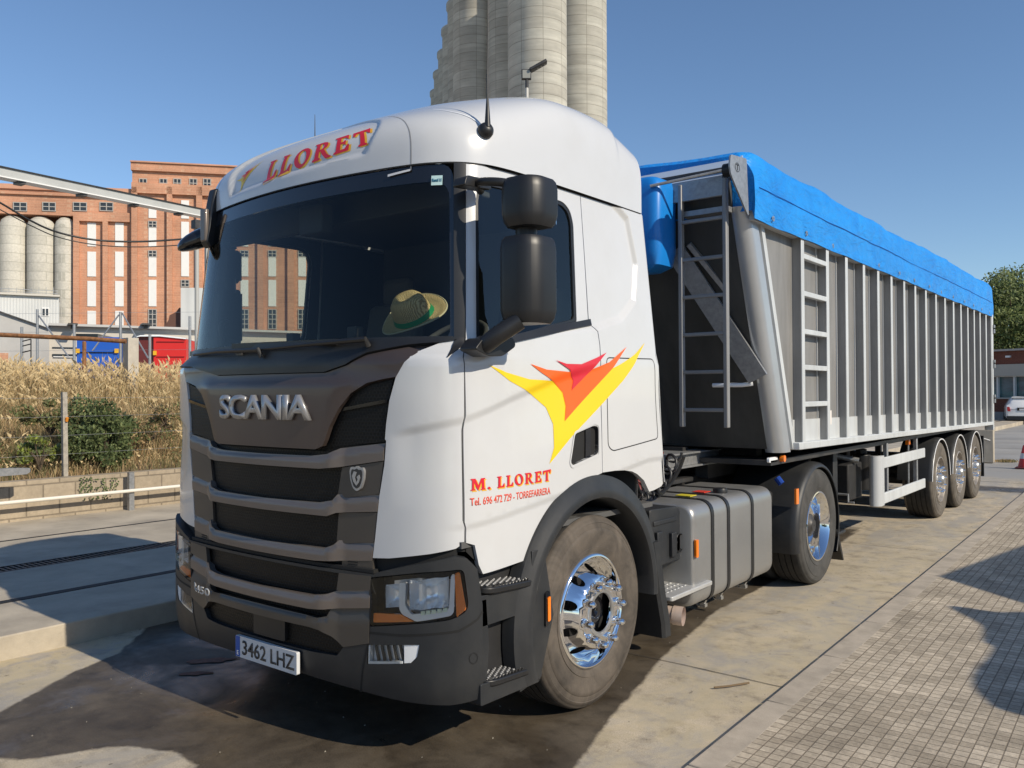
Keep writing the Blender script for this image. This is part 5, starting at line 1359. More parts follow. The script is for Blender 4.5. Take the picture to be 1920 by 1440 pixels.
# kerb and pavement
def kx(y): return 1.969-.0152*(y-1.03)
KZ=.028
kerbm=M_('kerb_concrete',(.42,.365,.295),.8,var=.14,vscale=6,bmp=.2,bscale=120,dirt=(.19,.17,.14),dirtamt=.5,dscale=4)
mb=MB();y=-6.0
while y<36:
    y2=y+1.0
    mb.add([(kx(y)+o,yy,z) for yy,o,z in ()],[])
    a,b=y+.004,y2-.004
    vs=[(kx(a),a,-.05),(kx(a)+.15,a,-.05),(kx(b)+.15,b,-.05),(kx(b),b,-.05),(kx(a),a,KZ),(kx(a)+.15,a,KZ),(kx(b)+.15,b,KZ),(kx(b),b,KZ)]
    mb.add(vs,[(0,1,2,3),(4,7,6,5),(0,4,5,1),(1,5,6,2),(2,6,7,3),(3,7,4,0)]);y=y2
struct(mb.build('kerb',kerbm,None,bevel=.006))
def pavmat():
    m,nt,b=newmat('paving_tiles');c=coords(nt,rot=(0,0,-.0152))
    bt=nt.nodes.new('ShaderNodeTexBrick');bt.offset=0;bt.inputs['Scale'].default_value=1;bt.inputs['Brick Width'].default_value=.0625;bt.inputs['Row Height'].default_value=.0625;bt.inputs['Mortar Size'].default_value=.0036;bt.inputs['Mortar Smooth'].default_value=.4;bt.inputs['Bias'].default_value=-.1
    bt.inputs['Color1'].default_value=(.55,.485,.39,1);bt.inputs['Color2'].default_value=(.37,.32,.25,1);bt.inputs['Mortar'].default_value=(.23,.195,.15,1);nt.links.new(c,bt.inputs[0])
    # bigger slabs of 4 x 6 cells with slightly different tone
    b2=nt.nodes.new('ShaderNodeTexBrick');b2.offset=0;b2.inputs['Scale'].default_value=1;b2.inputs['Brick Width'].default_value=.25;b2.inputs['Row Height'].default_value=.25;b2.inputs['Mortar Size'].default_value=.004
    b2.inputs['Color1'].default_value=(1.05,1.03,1.0,1);b2.inputs['Color2'].default_value=(.80,.78,.75,1);b2.inputs['Mortar'].default_value=(.9,.88,.85,1);nt.links.new(c,b2.inputs[0])
    o=mix(nt,bt.outputs[0],b2.outputs[0],1,'MULTIPLY')
    n=noi(nt,2.2,6,.65,c,.5);r=ramp(nt,[(.3,.72),(.7,1.15)],n);o=mix(nt,o,r.outputs[0],1,'MULTIPLY')
    n2=noi(nt,45,5,.7,c);r2=ramp(nt,[(.3,.75),(.7,1.2)],n2);o=mix(nt,o,r2.outputs[0],1,'MULTIPLY')
    nt.links.new(o,b.inputs['Base Color']);b.inputs['Roughness'].default_value=.85
    inv=nt.nodes.new('ShaderNodeMath');inv.operation='SUBTRACT';inv.inputs[0].default_value=1;nt.links.new(bt.outputs['Fac'],inv.inputs[1])
    ad=nt.nodes.new('ShaderNodeMath');ad.operation='MULTIPLY_ADD';ad.inputs[1].default_value=.35;nt.links.new(n2.outputs[0],ad.inputs[0]);nt.links.new(inv.outputs[0],ad.inputs[2])
    bump(nt,b,ad.outputs[0],.9,.006);return m
mb=MB();mb.add([(kx(-8)+.146,-8,KZ-.0005),(14,-8,KZ-.0005),(14,16,KZ-.0005),(kx(16)+.146,16,KZ-.0005)],[(0,1,2,3)])
struct(mb.build('pavement',pavmat(),None))
# raised platform on the left with its slots
pfm=M_('platform_concrete',(.44,.385,.30),.85,var=.2,vscale=1.3,bmp=.3,bscale=40,dirt=(.27,.235,.19),dirtamt=1.0,dscale=1.4)
mb=MB();PZ=.16
for a,b in ((-2.29,-3.24),(-3.34,-4.48),(-4.76,-6.19),(-6.25,-9.2)): mb.b2(a,b,-14,60,-.1,PZ)
struct(mb.build('weighbridge_platform',pfm,None,bevel=.01))
struct(MB().b2(-3.20,-6.4,-14,60,-.02,.02).build('slot_floor',MT['under'],None))
gt=MB();yy=-3
while yy<14: gt.b2(-4.49,-4.75,yy,yy+.025,.12,PZ-.004);yy+=.05
gt.b2(-4.48,-4.50,-14,60,.1,PZ).b2(-4.74,-4.76,-14,60,.1,PZ)
tag(gt.build('drain_grate',MT['steel'],None),'long steel drain grating set in the raised concrete platform','drain')
for x0,x1 in ((-3.245,-3.335),(-6.195,-6.245)): struct(MB().b2(x0,x1,-14,60,.02,PZ+.0015).build('slot_strip',MT['under'],None))
# block wall
def brickmat(name,bw,bh,c1,c2,mo,ms=.012,rough=.85,ax='y',off=.5,sc=1,var=(.8,1.12)):
    m,nt,b=newmat(name);t=nt.nodes.new('ShaderNodeTexCoord');s=nt.nodes.new('ShaderNodeSeparateXYZ');cb=nt.nodes.new('ShaderNodeCombineXYZ');nt.links.new(t.outputs['Object'],s.inputs[0])
    if ax=='y': nt.links.new(s.outputs[1],cb.inputs[0])
    elif ax=='x': nt.links.new(s.outputs[0],cb.inputs[0])
    else:
        d=nt.nodes.new('ShaderNodeMath');d.operation='SUBTRACT';nt.links.new(s.outputs[0],d.inputs[0]);nt.links.new(s.outputs[1],d.inputs[1]);nt.links.new(d.outputs[0],cb.inputs[0])
    nt.links.new(s.outputs[2],cb.inputs[1])
    bt=nt.nodes.new('ShaderNodeTexBrick');bt.offset=off;bt.inputs['Scale'].default_value=1;bt.inputs['Brick Width'].default_value=bw;bt.inputs['Row Height'].default_value=bh;bt.inputs['Mortar Size'].default_value=ms
    bt.inputs['Color1'].default_value=(*c1,1);bt.inputs['Color2'].default_value=(*c2,1);bt.inputs['Mortar'].default_value=(*mo,1);nt.links.new(cb.outputs[0],bt.inputs[0])
    n=noi(nt,.9*sc,6,.65,coords(nt));r=ramp(nt,[(.3,var[0]),(.7,var[1])],n);o=mix(nt,bt.outputs[0],r.outputs[0],1,'MULTIPLY')
    n2=noi(nt,20*sc,5,.65,coords(nt));r2=ramp(nt,[(.3,.85),(.7,1.1)],n2);o=mix(nt,o,r2.outputs[0],1,'MULTIPLY')
    nt.links.new(o,b.inputs['Base Color']);b.inputs['Roughness'].default_value=rough
    iv=nt.nodes.new('ShaderNodeMath');iv.operation='SUBTRACT';iv.inputs[0].default_value=1;nt.links.new(bt.outputs['Fac'],iv.inputs[1]);bump(nt,b,iv.outputs[0],.5,.01)
    return m
MT['block']=brickmat('concrete_block',.40,.20,(.40,.33,.24),(.35,.29,.21),(.22,.18,.13),.010)
bw=MB().b2(-7.62,-7.82,-10,30,PZ-.05,.66).build('block_wall',MT['block'],None);tag(bw,'low beige concrete block wall holding back the weedy bank','wall')
rl=thing('guard_rail','white pipe rail on short posts running along the block wall','rail',(-7.4,4,0.16))
MB().tube([(-7.42,-10,.43),(-7.42,26,.43)],.024,10).build('pipe',M_('white_pipe',(.72,.68,.6),.4),rl,smooth=50)
for y in (-3.3,-0.0,3.27,6.6,10,13.3): MB().b2(-7.44,-7.50,y-.035,y+.035,PZ,.68).build('post',MT['galv'],rl)
# bank with dry grass
def bankz(x,y):
    t=sst(-7.8,-12.0,x);return .60+1.14*t**.8+.10*noise.noise(Vector((x*.7,y*.5,0)))*t
V=[];F=[];nx,ny=24,80
for j in range(ny+1):
    for i in range(nx+1):
        x=-7.80-(5.2)*i/nx;y=-12+44*j/ny;V.append((x,y,bankz(x,y)))
for j in range(ny):
    for i in range(nx): a=j*(nx+1)+i;F.append((a,a+nx+1,a+nx+2,a+1))
struct(MB().add(V,F).build('earth_bank',M_('dry_earth',(.20,.14,.085),.95,var=.4,vscale=3,bmp=.5,bscale=20,dirt=(.30,.22,.11),dirtamt=.8,dscale=1.5),None,smooth=60))
struct(MB().b2(-13,-200,-150,200,1.3,1.68).build('upper_yard',M_('upper_yard_ground',(.28,.25,.2),.9,var=.15,vscale=.3),None))
def blades(name,n,mats,fn,kind='stuff'):
    V=[];F=[];MI=[];
    for i in range(n):
        r=fn()
        if not r: continue
        x,y,z,h,wd,lean,mi=r
        a=random.uniform(0,2*math.pi);lx,ly=math.cos(a)*lean*h,math.sin(a)*lean*h
        b=random.uniform(0,math.pi);dx,dy=math.cos(b)*wd,math.sin(b)*wd;k=len(V)
        V+=[(x-dx,y-dy,z),(x+dx,y+dy,z),(x+lx*.35+dx*.7,y+ly*.35+dy*.7,z+h*.6),(x+lx*.35-dx*.7,y+ly*.35-dy*.7,z+h*.6),(x+lx,y+ly,z+h)]
        F+=[(k,k+1,k+2,k+3),(k+3,k+2,k+4)];MI+=[mi,mi]
        if mi==3 or (mi==0 and random.random()<.35):   # seed head
            q=h;s_=wd*1.6+.004;k=len(V);V+=[(x+lx,y+ly-s_,z+q*.92),(x+lx+s_,y+ly,z+q),(x+lx,y+ly+s_,z+q*1.02),(x+lx*1.3,y+ly*1.3,z+q*1.12)];F+=[(k,k+1,k+2,k+3)];MI+=[0]
    me=bpy.data.meshes.new(name);me.from_pydata(V,[],F);me.polygons.foreach_set('material_index',MI);me.update()
    o=link(name,me,mats);o['kind']='stuff';return o
def leafm(name,c,var=.35,sc=8,tr=.25):
    m,nt,b=newmat(name);n=noi(nt,sc,3,.6,coords(nt));r=ramp(nt,[(.3,tuple(x*(1-var) for x in c)),(.7,tuple(x*(1+var) for x in c))],n);L(nt,r,0,b,'Base Color');b.inputs['Roughness'].default_value=.65
    t=nt.nodes.new('ShaderNodeBsdfTranslucent');L(nt,r,0,t,0);mx=nt.nodes.new('ShaderNodeMixShader');mx.inputs[0].default_value=tr;out=nt.nodes['Material Output']
    nt.links.new(b.outputs[0],mx.inputs[1]);nt.links.new(t.outputs[0],mx.inputs[2]);nt.links.new(mx.outputs[0],out.inputs[0]);return m
G0=leafm('straw_grass',(.66,.51,.28));G1=leafm('dry_brown_grass',(.42,.29,.15));G2=leafm('olive_weed',(.17,.17,.07));G3=leafm('pale_straw_grass',(.66,.52,.28))
def dry():
    y=random.uniform(-3.5,15) if random.random()<.8 else random.uniform(-3,6);t=random.random();x=-7.9-4.9*t
    dens_=noise.noise(Vector((x*.9,y*.7,5)))
    if dens_<-.35 and random.random()<.6: return None
    up=sst(-9.6,-11.5,x)
    mi=0 if random.random()<.18+.45*up else (1 if random.random()<.6 else 2)
    if mi==0 and random.random()<.3: mi=3
    if x>-9.3 and noise.noise(Vector((x*1.1,y*.8,9)))>.1: mi=2 if random.random()<.6 else mi
    h=random.uniform(.16,.45)*(1+.35*up)
    if x>-8.4: h*=.6
    return (x,y,bankz(x,y)-.02,h,random.uniform(.0016,.0055),random.uniform(.1,.8),mi)
blades('dry_grass',85000,[G0,G1,G2,G3],dry)
def crest():
    x=random.uniform(-12.8,-10.8);y=random.uniform(-4,15)
    if noise.noise(Vector((x*1.2,y*1.1,3)))<-.12: return None
    h=random.uniform(.30,.72)*(.75+.6*noise.noise(Vector((y*1.3,x,7))))
    return (x,y,bankz(x,y)-.02,h,random.uniform(.0015,.004),random.uniform(.1,.5),3 if random.random()<.5 else 0)
blades('tall_dry_grass',15000,[G0,G1,G2,G3],crest)
def leaves(name,center,rad,n,size,mats,parent=None,shape=None,low=.0):
    V=[];F=[];MI=[];c=Vector(center)
    cl=[(Vector((random.gauss(0,1),random.gauss(0,1),random.gauss(0,1))).normalized()*random.uniform(.35,.95),random.uniform(.18,.40)) for _ in range(max(10,n//260))]
    for i in range(n):
        q,rr=random.choice(cl);d=Vector((random.gauss(0,1),random.gauss(0,1),random.gauss(0,1))).normalized()*rr*random.random()**.35
        p=q+d
        if p.z<low-1: continue
        P=c+Vector((p.x*rad[0],p.y*rad[1],p.z*rad[2]))
        u_=Vector((random.gauss(0,1),random.gauss(0,1),random.gauss(0,1))).normalized();v_=u_.orthogonal().normalized();s=size*random.uniform(.6,1.4);k=len(V)
        V+=[tuple(P-u_*s),tuple(P+v_*s*.45),tuple(P+u_*s),tuple(P-v_*s*.45)];F.append((k,k+1,k+2,k+3));MI.append(random.choices(range(len(mats)),[3,2,1][:len(mats)])[0])
    me=bpy.data.meshes.new(name);me.from_pydata(V,[],F);me.polygons.foreach_set('material_index',MI);me.update();return link(name,me,mats,parent)
B0=leafm('bush_leaf',(.105,.145,.055));B1=leafm('bush_leaf_light',(.21,.25,.10));B2=leafm('bush_leaf_dark',(.035,.05,.02))
def bush(name,c,rad,n,size,mats,label,cat='bush',group=None):
    b=thing(name,label,cat,(c[0],c[1],c[2]-rad[2]),group)
    st=MB()
    for i in range(9):
        a=random.uniform(0,6.3);r=random.uniform(.3,.8);st.tube([(c[0],c[1],c[2]-rad[2]),(c[0]+math.cos(a)*rad[0]*r*.4,c[1]+math.sin(a)*rad[1]*r*.4,c[2]-rad[2]*.3),(c[0]+math.cos(a)*rad[0]*r,c[1]+math.sin(a)*rad[1]*r,c[2]+rad[2]*random.uniform(.1,.6))],[.018,.010,.004],5)
    st.build('stems',MT['bark'],b);leaves('foliage',c,rad,n,size,mats,b);return b
MT['bark']=M_('bark',(.10,.075,.05),.9,var=.4,vscale=12,bmp=.6,bscale=25)
pb=BG(200,826,1)-CAM
def onx(u,v,x): 
    d=BG(u,v,1)-CAM;t=(x-CAM.x)/d.x;return CAM+d*t
c_=onx(197,815,-8.25);bush('green_bush',tuple(c_),(.40,.56,.62),10500,.028,[B0,B1,B2],'dense dark green bush growing on the bank just behind the block wall')
c_=onx(145,815,-8.3);bush('small_bush',tuple(c_),(.2,.22,.28),900,.028,[G2,B0],'smaller grey green bush close to the concrete fence post')
c_=onx(75,850,-8.15);bush('weedy_shrub',tuple(c_),(.22,.35,.22),1500,.03,[B1,leafm('lime_leaf',(.25,.30,.05)),G2],'lime green weed sprouting low beside the block wall','plant')
c_=onx(95,775,-8.8);bush('climbing_weed',tuple(c_),(.30,.5,.30),2200,.028,[G2,B1,G1],'olive weed tangled on the bank left of the concrete post','plant')
for k,(u,v) in enumerate(((280,800),(310,770),(20,860),(320,850))):
    c_=onx(u,v,-8.6);bush('scrub',tuple(c_),(.35,.5,.24),1000,.024,[G1,G2,B1],['olive scrub on the bank to the right of the green bush','brownish scrub high on the bank beside the cab','low scrub at the far left above the block wall','scrub at the foot of the bank next to the cab corner'][k],'scrub')
# hanging creeper over the wall
V=[];F=[]
for u in (155,165,178,196,214):
    p=onx(u,895,-7.60)
    for k in range(26):
        z=p.z-.0-.30*random.random();P=Vector((-7.595+random.uniform(0,.02),p.y+random.uniform(-.05,.05),z));s=.014;k0=len(V);V+=[tuple(P+Vector((.0,-s,0))),tuple(P+Vector((.01,0,s))),tuple(P+Vector((0,s,0))),tuple(P+Vector((.01,0,-s)))];F.append((k0,k0+1,k0+2,k0+3))
tag(MB().add(V,F).build('creeper',B0,None,smooth=None),'dark trailing creeper hanging over the face of the block wall','plant')
cp=onx(122,895,-7.9);tp2=onx(120,735,-7.9)
fp=thing('fence_post','slim weathered concrete fence post standing behind the block wall','post',(-7.9,cp.y,cp.z))
MB().bar((-7.9,cp.y,cp.z-.1),(-7.9,tp2.y,tp2.z),.06,.06,(1,0,0)).build('shaft',M_('old_concrete',(.34,.31,.26),.9,var=.25,vscale=20),fp)
MB().tube([(-7.86,cp.y+.0,cp.z+.75),(-7.84,cp.y,cp.z+.80)],.02,8).build('insulator',M_('orange_insulator',(.7,.25,.02),.5),fp)
w_=MB()
for z in (.95,1.2,1.45,1.7): w_.tube([(-7.9,-6,z+.01),(-7.9,cp.y,z),(-7.9,9,z+.01)],.0022,4)
tag(w_.build('fence_wires',MT['galv'],None),'thin wires strung along the top of the block wall','wire')
# galvanised barrier end at the far left
p=onx(18,885,-7.2);br=MB().prism([(-.9,-.045),(.16,-.035),(.20,-.01),(.20,.035),(.0,.05),(-.9,.05)],lambda a,b,t:(t,p.y+a,p.z+b),-7.22,-7.12).build('barrier_beam',MT['galv'],None)
tag(br,'pale concrete beam end jutting in at the left edge in front of the bank','beam')
MB().b2(-7.16,-7.20,p.y-.5,p.y-.44,PZ,p.z).build('beam_leg',MT['galv'],br)
# upper fence
fe=thing('yard_fence','grey tubular fence posts with slanting braces along the top of the bank','fence',tuple(BG(150,700,17)))
for u,v0,v1 in ((41,613,690),(70,580,700),(139,608,700),(226,585,700),(281,627,700),(356,593,700)):
    a=BG(u,v1,17);b=BG(u,v0,17);MB().tube([(a.x,a.y,1.3),tuple(b)],.028,8).build('post',MT['galv'],fe)
for a,b in (((72,591),(128,668)),((229,587),(278,672)),((223,590),(173,658))): MB().tube([BG(*a,17),BG(*b,16.8)],.016,6).build('brace',MT['galv'],fe)
for v in (585,620,655): MB().tube([BG(-60,v+4,17),BG(380,v,17)],.003,4).build('strand',MT['galv'],fe)
rp=thing('pipe_barrier','rusty horizontal pipe on a thin post in front of the yard fence','barrier',tuple(BG(160,700,15)))
MB().tube([BG(-60,625,15),BG(160,635,15),BG(236,640,15)],.042,10).build('pipe',M_('rusty_pipe',(.24,.11,.045),.8,var=.5,vscale=15),rp,smooth=50)
MB().tube([BG(158,640,15),BG(158,720,15)],.035,8).build('post',bpy.data.materials['rusty_pipe'],rp)
q=thing('concrete_post','squat pale concrete gate post at the end of the rusty pipe','post',tuple(BG(245,700,15.5)))
a=BG(245,634,15.5);MB().b2(a.x-.10,a.x+.10,a.y-.10,a.y+.10,1.2,a.z).build('shaft',M_('pale_concrete',(.46,.42,.35),.9,var=.15,vscale=8),q)
# ladder-like frame at the left
lf=thing('wire_rack','small bent wire rack standing beside the leftmost fence post','rack',tuple(BG(50,700,16)))
for i,v in enumerate((636,645,657)): MB().tube([BG(42,v+4,16),BG(58,v,16)],.012,5).build('bar',MT['steel'],lf)
MB().tube([BG(58,636,16),BG(58,690,16)],.012,5).build('upright',MT['steel'],lf)
# ------------------------------------------------------------ buildings beyond
class Facade:
    """a vertical wall plane through two bearings at measured distances"""
    def __init__(s,uA,DA,uB,DB):
        a=BG(uA,738,DA);b=BG(uB,738,DB);s.o=Vector((a.x,a.y,0));e=Vector((b.x-a.x,b.y-a.y,0));s.len=e.length;s.e=e.normalized()
        s.n=Vector((s.e.y,-s.e.x,0))
        if s.n.dot(Vector((CAM.x,CAM.y,0))-s.o)<0: s.n=-s.n
    def X(s,u):
        d=BG(u,738,1)-CAM;d.z=0;c=Vector((CAM.x,CAM.y,0))
        # c + t d on the plane
        t=(s.o-c).dot(s.n)/d.dot(s.n);return (c+d*t-s.o).dot(s.e)
    def Z(s,u,v):
        d=BG(u,v,1)-CAM;dd=Vector((d.x,d.y,0));t=(s.o-Vector((CAM.x,CAM.y,0))).dot(s.n)/dd.dot(s.n);return CAM.z+d.z*t
    def P(s,x,t,z): p=s.o+s.e*x+s.n*t;return (p.x,p.y,z)
    def box(s,mb,x0,x1,z0,z1,t0,t1):
        vs=[s.P(x,t,z) for x in (x0,x1) for t in (t0,t1) for z in (z0,z1)]
        return mb.add(vs,[(0,1,3,2),(4,6,7,5),(0,4,5,1),(2,3,7,6),(0,2,6,4),(1,5,7,3)])
    def bx(s,mb,u0,u1,v0,v1,t0,t1,zref=None):
        um=(u0+u1)/2;return s.box(mb,s.X(u0),s.X(u1),s.Z(um,v1),s.Z(um,v0),t0,t1)
brickD=brickmat('orange_brick',.50,.22,(.59,.30,.185),(.52,.26,.16),(.58,.34,.22),.02,ax='d',sc=.35,var=(.80,1.12))
whitep=M_('white_infill_panel',(.78,.78,.76),.7,var=.05,vscale=1,dirt=(.5,.48,.44),dirtamt=.25,dscale=1)
winglass=M_('window_dark_glass',(.035,.04,.045),.15)
wframe=M_('window_frame_grey',(.40,.38,.35),.6)
stone=M_('building_band',(.54,.29,.19),.8,var=.15,vscale=.6)
F1=Facade(0,74,620,80)
B=thing('brick_silo_building','tall orange brick grain building with columns of white panels','building',F1.P(F1.X(300),0,1.5))
def fz(v): return F1.Z(200,v)
GZ=1.4
mb=MB()
# left wing: base wall right of the silos, upper wall across, recess above the silos
F1.bx(mb,139,249,355,740,-10,0);F1.bx(mb,-120,139,350,400,-10,0)
mb.build('left_wing',brickD,B)
mb=MB();F1.bx(mb,249,660,318,740,-12,.25);mb.build('tower',brickD,B)
mb=MB();F1.bx(mb,-120,248,347,356,-10.2,.18);mb.build('parapet',stone,B)
mb=MB();F1.bx(mb,247.5,662,316,331,-12.2,.55);mb.build('tower_parapet',brickD,B)
mb=MB();F1.bx(mb,247,663,314.5,317,-12.3,.7);mb.build('coping',stone,B)
mb=MB();F1.bx(mb,-120,248,362,366,0,.22);mb.build('cornice',brickD,B)
# pilasters and lintels framing the panel bays
def pil(u0,u1,v0,v1,t0,t1):
    m=MB();F1.bx(m,u0,u1,v0,v1,t0,t1);return m.build('pilaster',brickD,B)
for u0,u1 in ((139,150),(194,203.5),(245,249)): pil(u0,u1,402,740,0,.35)
m=MB();F1.bx(m,150,194,400,416,0,.35);F1.bx(m,203.5,245,400,417,0,.35);m.build('lintel',brickD,B)
for u0,u1 in ((249,260),(315,325),(370,381),(427,440),(484,495),(540,552),(597,610)): pil(u0,u1,353,740,.25,.6)
m=MB();F1.bx(m,249,640,353,372,.25,.6);m.build('lintel',brickD,B)
for u in (258,288,316,345,372,400,428,456,484,512): pass
def win(u0,u1,v0,v1,t,nx=2,ny=2,name='window'):
    m=MB();F1.bx(m,u0,u1,v0,v1,t,t+.03);w=m.build(name,winglass,B)
    m=MB();um=(u0+u1)/2;z0,z1=F1.Z(um,v1),F1.Z(um,v0);x0,x1=F1.X(u0),F1.X(u1);f=.07
    for i in range(nx+1):
        x=x0+(x1-x0)*i/nx;F1.box(m,x-f/2,x+f/2,z0,z1,t+.03,t+.09)
    for j in range(ny+1):
        z=z0+(z1-z0)*j/ny;F1.box(m,x0-f/2,x1+f/2,z-f/2,z+f/2,t+.035,t+.085)
    m.build('frame',wframe,w);return w
for u0,u1 in ((25,50),(80,104),(137.5,162.5),(187.5,212),(-35,-10)): win(u0,u1,380,395.5,.0)
for k,u0 in enumerate((263,301,327,357,383,425,462,500,540)): win(u0,u0+13.5,337,353,.25)
def panel(u0,u1,v0,v1,t):
    m=MB();F1.bx(m,u0,u1,v0,v1,t,t+.06);m.build('white_panel',whitep,B)
for u0,u1 in ((164,180),(216,232)):
    for v0,v1 in ((418,462),(472,518.5),(527,574.5),(583,620)): panel(u0,u1,v0,v1,.0)
for u0 in (280,395,452,504,560):
    w_=14.5;
    for v0,v1 in ((377,410),(428,463),(483,519),(525.6,575)): panel(u0,u0+w_,v0,v1,.25)
    for v0,v1 in ((416,427.5),(471,482.5)): win(u0,u0+w_,v0,v1,.25)
    win(u0,u0+w_,581,617,.25,2,4)
for v0,v1 in ((377,411),(417,464),(471,519),(541,575)): panel(341,355.5,v0,v1,.25)
win(341,355.5,526,538,.25)
m=MB();F1.bx(m,165,183,338,349,-6,-5);F1.bx(m,212,224,343,350,-6,-5);m.build('roof_vent',whitep,B,bevel=.1)
# concrete silos under the left wing
siloM=brickmat('silo_concrete',3.2,.8,(.56,.53,.46),(.50,.475,.41),(.42,.40,.34),.035,ax='d',sc=.3,var=(.85,1.12))
def silo(cx,cy,r,z0,z1,name,par,dome=.0,n=40,mat=None):
    # cylindrical object with its own origin so that the ring pattern follows the wall
    pr=[(z0,r),(z1-dome,r)]+([(z1-dome*.5,r*.86),(z1-dome*.1,r*.5),(z1,.05)] if dome else [(z1,r*.98),(z1,.1)])
    m=MB().lathe(pr,(cx,cy,0),'z',n);return m.build(name,mat or siloM,par,smooth=50)
SB=thing('silo_row','row of pale concrete silos beneath the upper floor of the brick building','silo',F1.P(F1.X(60),0,1.5))
for u0,u1 in ((-58,-5),(-7,43.5),(44.5,98),(98.5,139)):
    x0,x1=F1.X(u0),F1.X(u1);r=(x1-x0)/2;p=F1.P((x0+x1)/2,-r*.7,0);silo(p[0],p[1],r,1.4,F1.Z(70,403),'silo',SB,dome=.9)
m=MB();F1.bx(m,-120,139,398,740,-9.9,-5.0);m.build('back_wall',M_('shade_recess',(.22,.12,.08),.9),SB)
# corrugated shed in front of the silos
def corr(name,c,ax='d',sc=3.0):
    m,nt,b=newmat(name);t=nt.nodes.new('ShaderNodeTexCoord');s=nt.nodes.new('ShaderNodeSeparateXYZ');nt.links.new(t.outputs['Object'],s.inputs[0])
    d=nt.nodes.new('ShaderNodeMath');d.operation='SUBTRACT';nt.links.new(s.outputs[0],d.inputs[0]);nt.links.new(s.outputs[1],d.inputs[1])
    cb=nt.nodes.new('ShaderNodeCombineXYZ');nt.links.new(d.outputs[0],cb.inputs[0]);w=nt.nodes.new('ShaderNodeTexWave');w.inputs['Scale'].default_value=sc;nt.links.new(cb.outputs[0],w.inputs[0])
    n=noi(nt,.4,4,.6,coords(nt));r=ramp(nt,[(.3,tuple(x*.88 for x in c)),(.7,c)],n);nt.links.new(r.outputs[0],b.inputs['Base Color']);b.inputs['Roughness'].default_value=.5;bump(nt,b,w.outputs[0],.5,.03);return m
shedm=corr('pale_corrugated',(.60,.61,.60))
F2=Facade(-80,62,160,66)
S2=thing('corrugated_shed','pale grey corrugated shed with a small double window in front of the left silos','shed',F2.P(F2.X(50),0,1.5))
m=MB();F2.bx(m,-120,111,551,760,-4,0);m.build('wall',shedm,S2)
m=MB();F2.bx(m,-122,112,548.5,552,-4.2,.3);m.build('eaves',M_('eaves_cream',(.55,.52,.46),.7),S2)
m=MB()
for v in (540,545): F2.bx(m,-120,108,v,v+.9,.0,.06)
for u in range(-110,110,14): F2.bx(m,u,u+.8,539,551,.0,.06)
m.build('railing',MT['galv'],S2)
m=MB();F2.bx(m,78,92,577,593,.0,.06);wn=m.build('window',M_('white_frame',(.75,.75,.74),.5),S2)
m=MB();F2.bx(m,79.5,84,579,591.5,.06,.09);m.build('pane',winglass,wn);m=MB();F2.bx(m,86,90.5,579,591.5,.06,.09);m.build('pane',winglass,wn)
# grey sloping-topped wall at the far left and the low cream building
F3=Facade(-100,40,400,46)
creamM=M_('cream_render',(.52,.48,.42),.85,var=.1,vscale=.5,dirt=(.35,.33,.3),dirtamt=.4,dscale=.5)
greyM=M_('grey_render',(.42,.41,.39),.85,var=.12,vscale=.4,dirt=(.3,.29,.28),dirtamt=.4,dscale=.6)
lw=thing('sloping_wall','plain grey building end with a roofline sloping down to the right','building',F3.P(F3.X(0),0,1.5))
def fpoly(F,pts,t0,t1): return MB().prism([(F.X(u),F.Z(u,v)) for u,v in pts],lambda a,b,t:F.P(a,t,b),t0,t1)
fpoly(F3,[(-100,740),(-100,548),(0,587),(92,619),(92,740)],-6,.5).build('wall',greyM,lw)
fpoly(F3,[(-100,546),(0,585),(92,617),(92,619),(0,587.5),(-100,549)],-6.2,.65).build('roof_edge',MT['steel'],lw)
fpoly(F3,[(-100,663),(16,663),(16,685),(-100,685)],.5,.6).build('brick_patch',brickD,lw)
cb=thing('low_cream_building','long low cream building with a thin roof edge behind the parked trailers','building',F3.P(F3.X(230),0,1.5))
m=MB();F3.bx(m,92,700,620,745,-8,0);m.build('wall',creamM,cb)
m=MB();F3.bx(m,91,702,616.5,620.5,-8.2,.4);m.build('roof_edge',M_('roof_edge_grey',(.45,.44,.42),.7),cb)
for u0,u1 in ((98,144),):
    m=MB();F3.bx(m,u0,u1,651,653,0,.06);F3.bx(m,u0,u1,664,668,0,.06);m.build('window_strip',winglass,cb)
m=MB();F3.bx(m,100,143,668.5,670,0,.1);m.build('ledge',whitep,cb)
for u in (136,272):
    m=MB();F3.bx(m,u-10,u+8,609,612,.0,1.2);F3.bx(m,u-4,u+2,612,617,.2,.8);m.build('roof_unit',MT['steel'],cb)
ws=thing('white_tower_shed','tall white corrugated box shed against the brick tower','shed',F3.P(F3.X(350),0,1.5))
F4=Facade(300,60,420,61)
m=MB();F4.bx(m,339,420,540,745,-6,0);m.build('wall',shedm,ws)
sh=thing('loading_awning','dark open loading bay beside the white tall shed','bay',F4.P(F4.X(320),0,1.5))
fpoly(F4,[(303,620),(316,600),(318,591),(330,585),(336,577),(338.5,577),(338.5,620)],-.5,.0).build('opening',M_('deep_shade_brown',(.12,.06,.045),.9),sh)  # flat brown patch, the opening's shade is put into its colour and outline
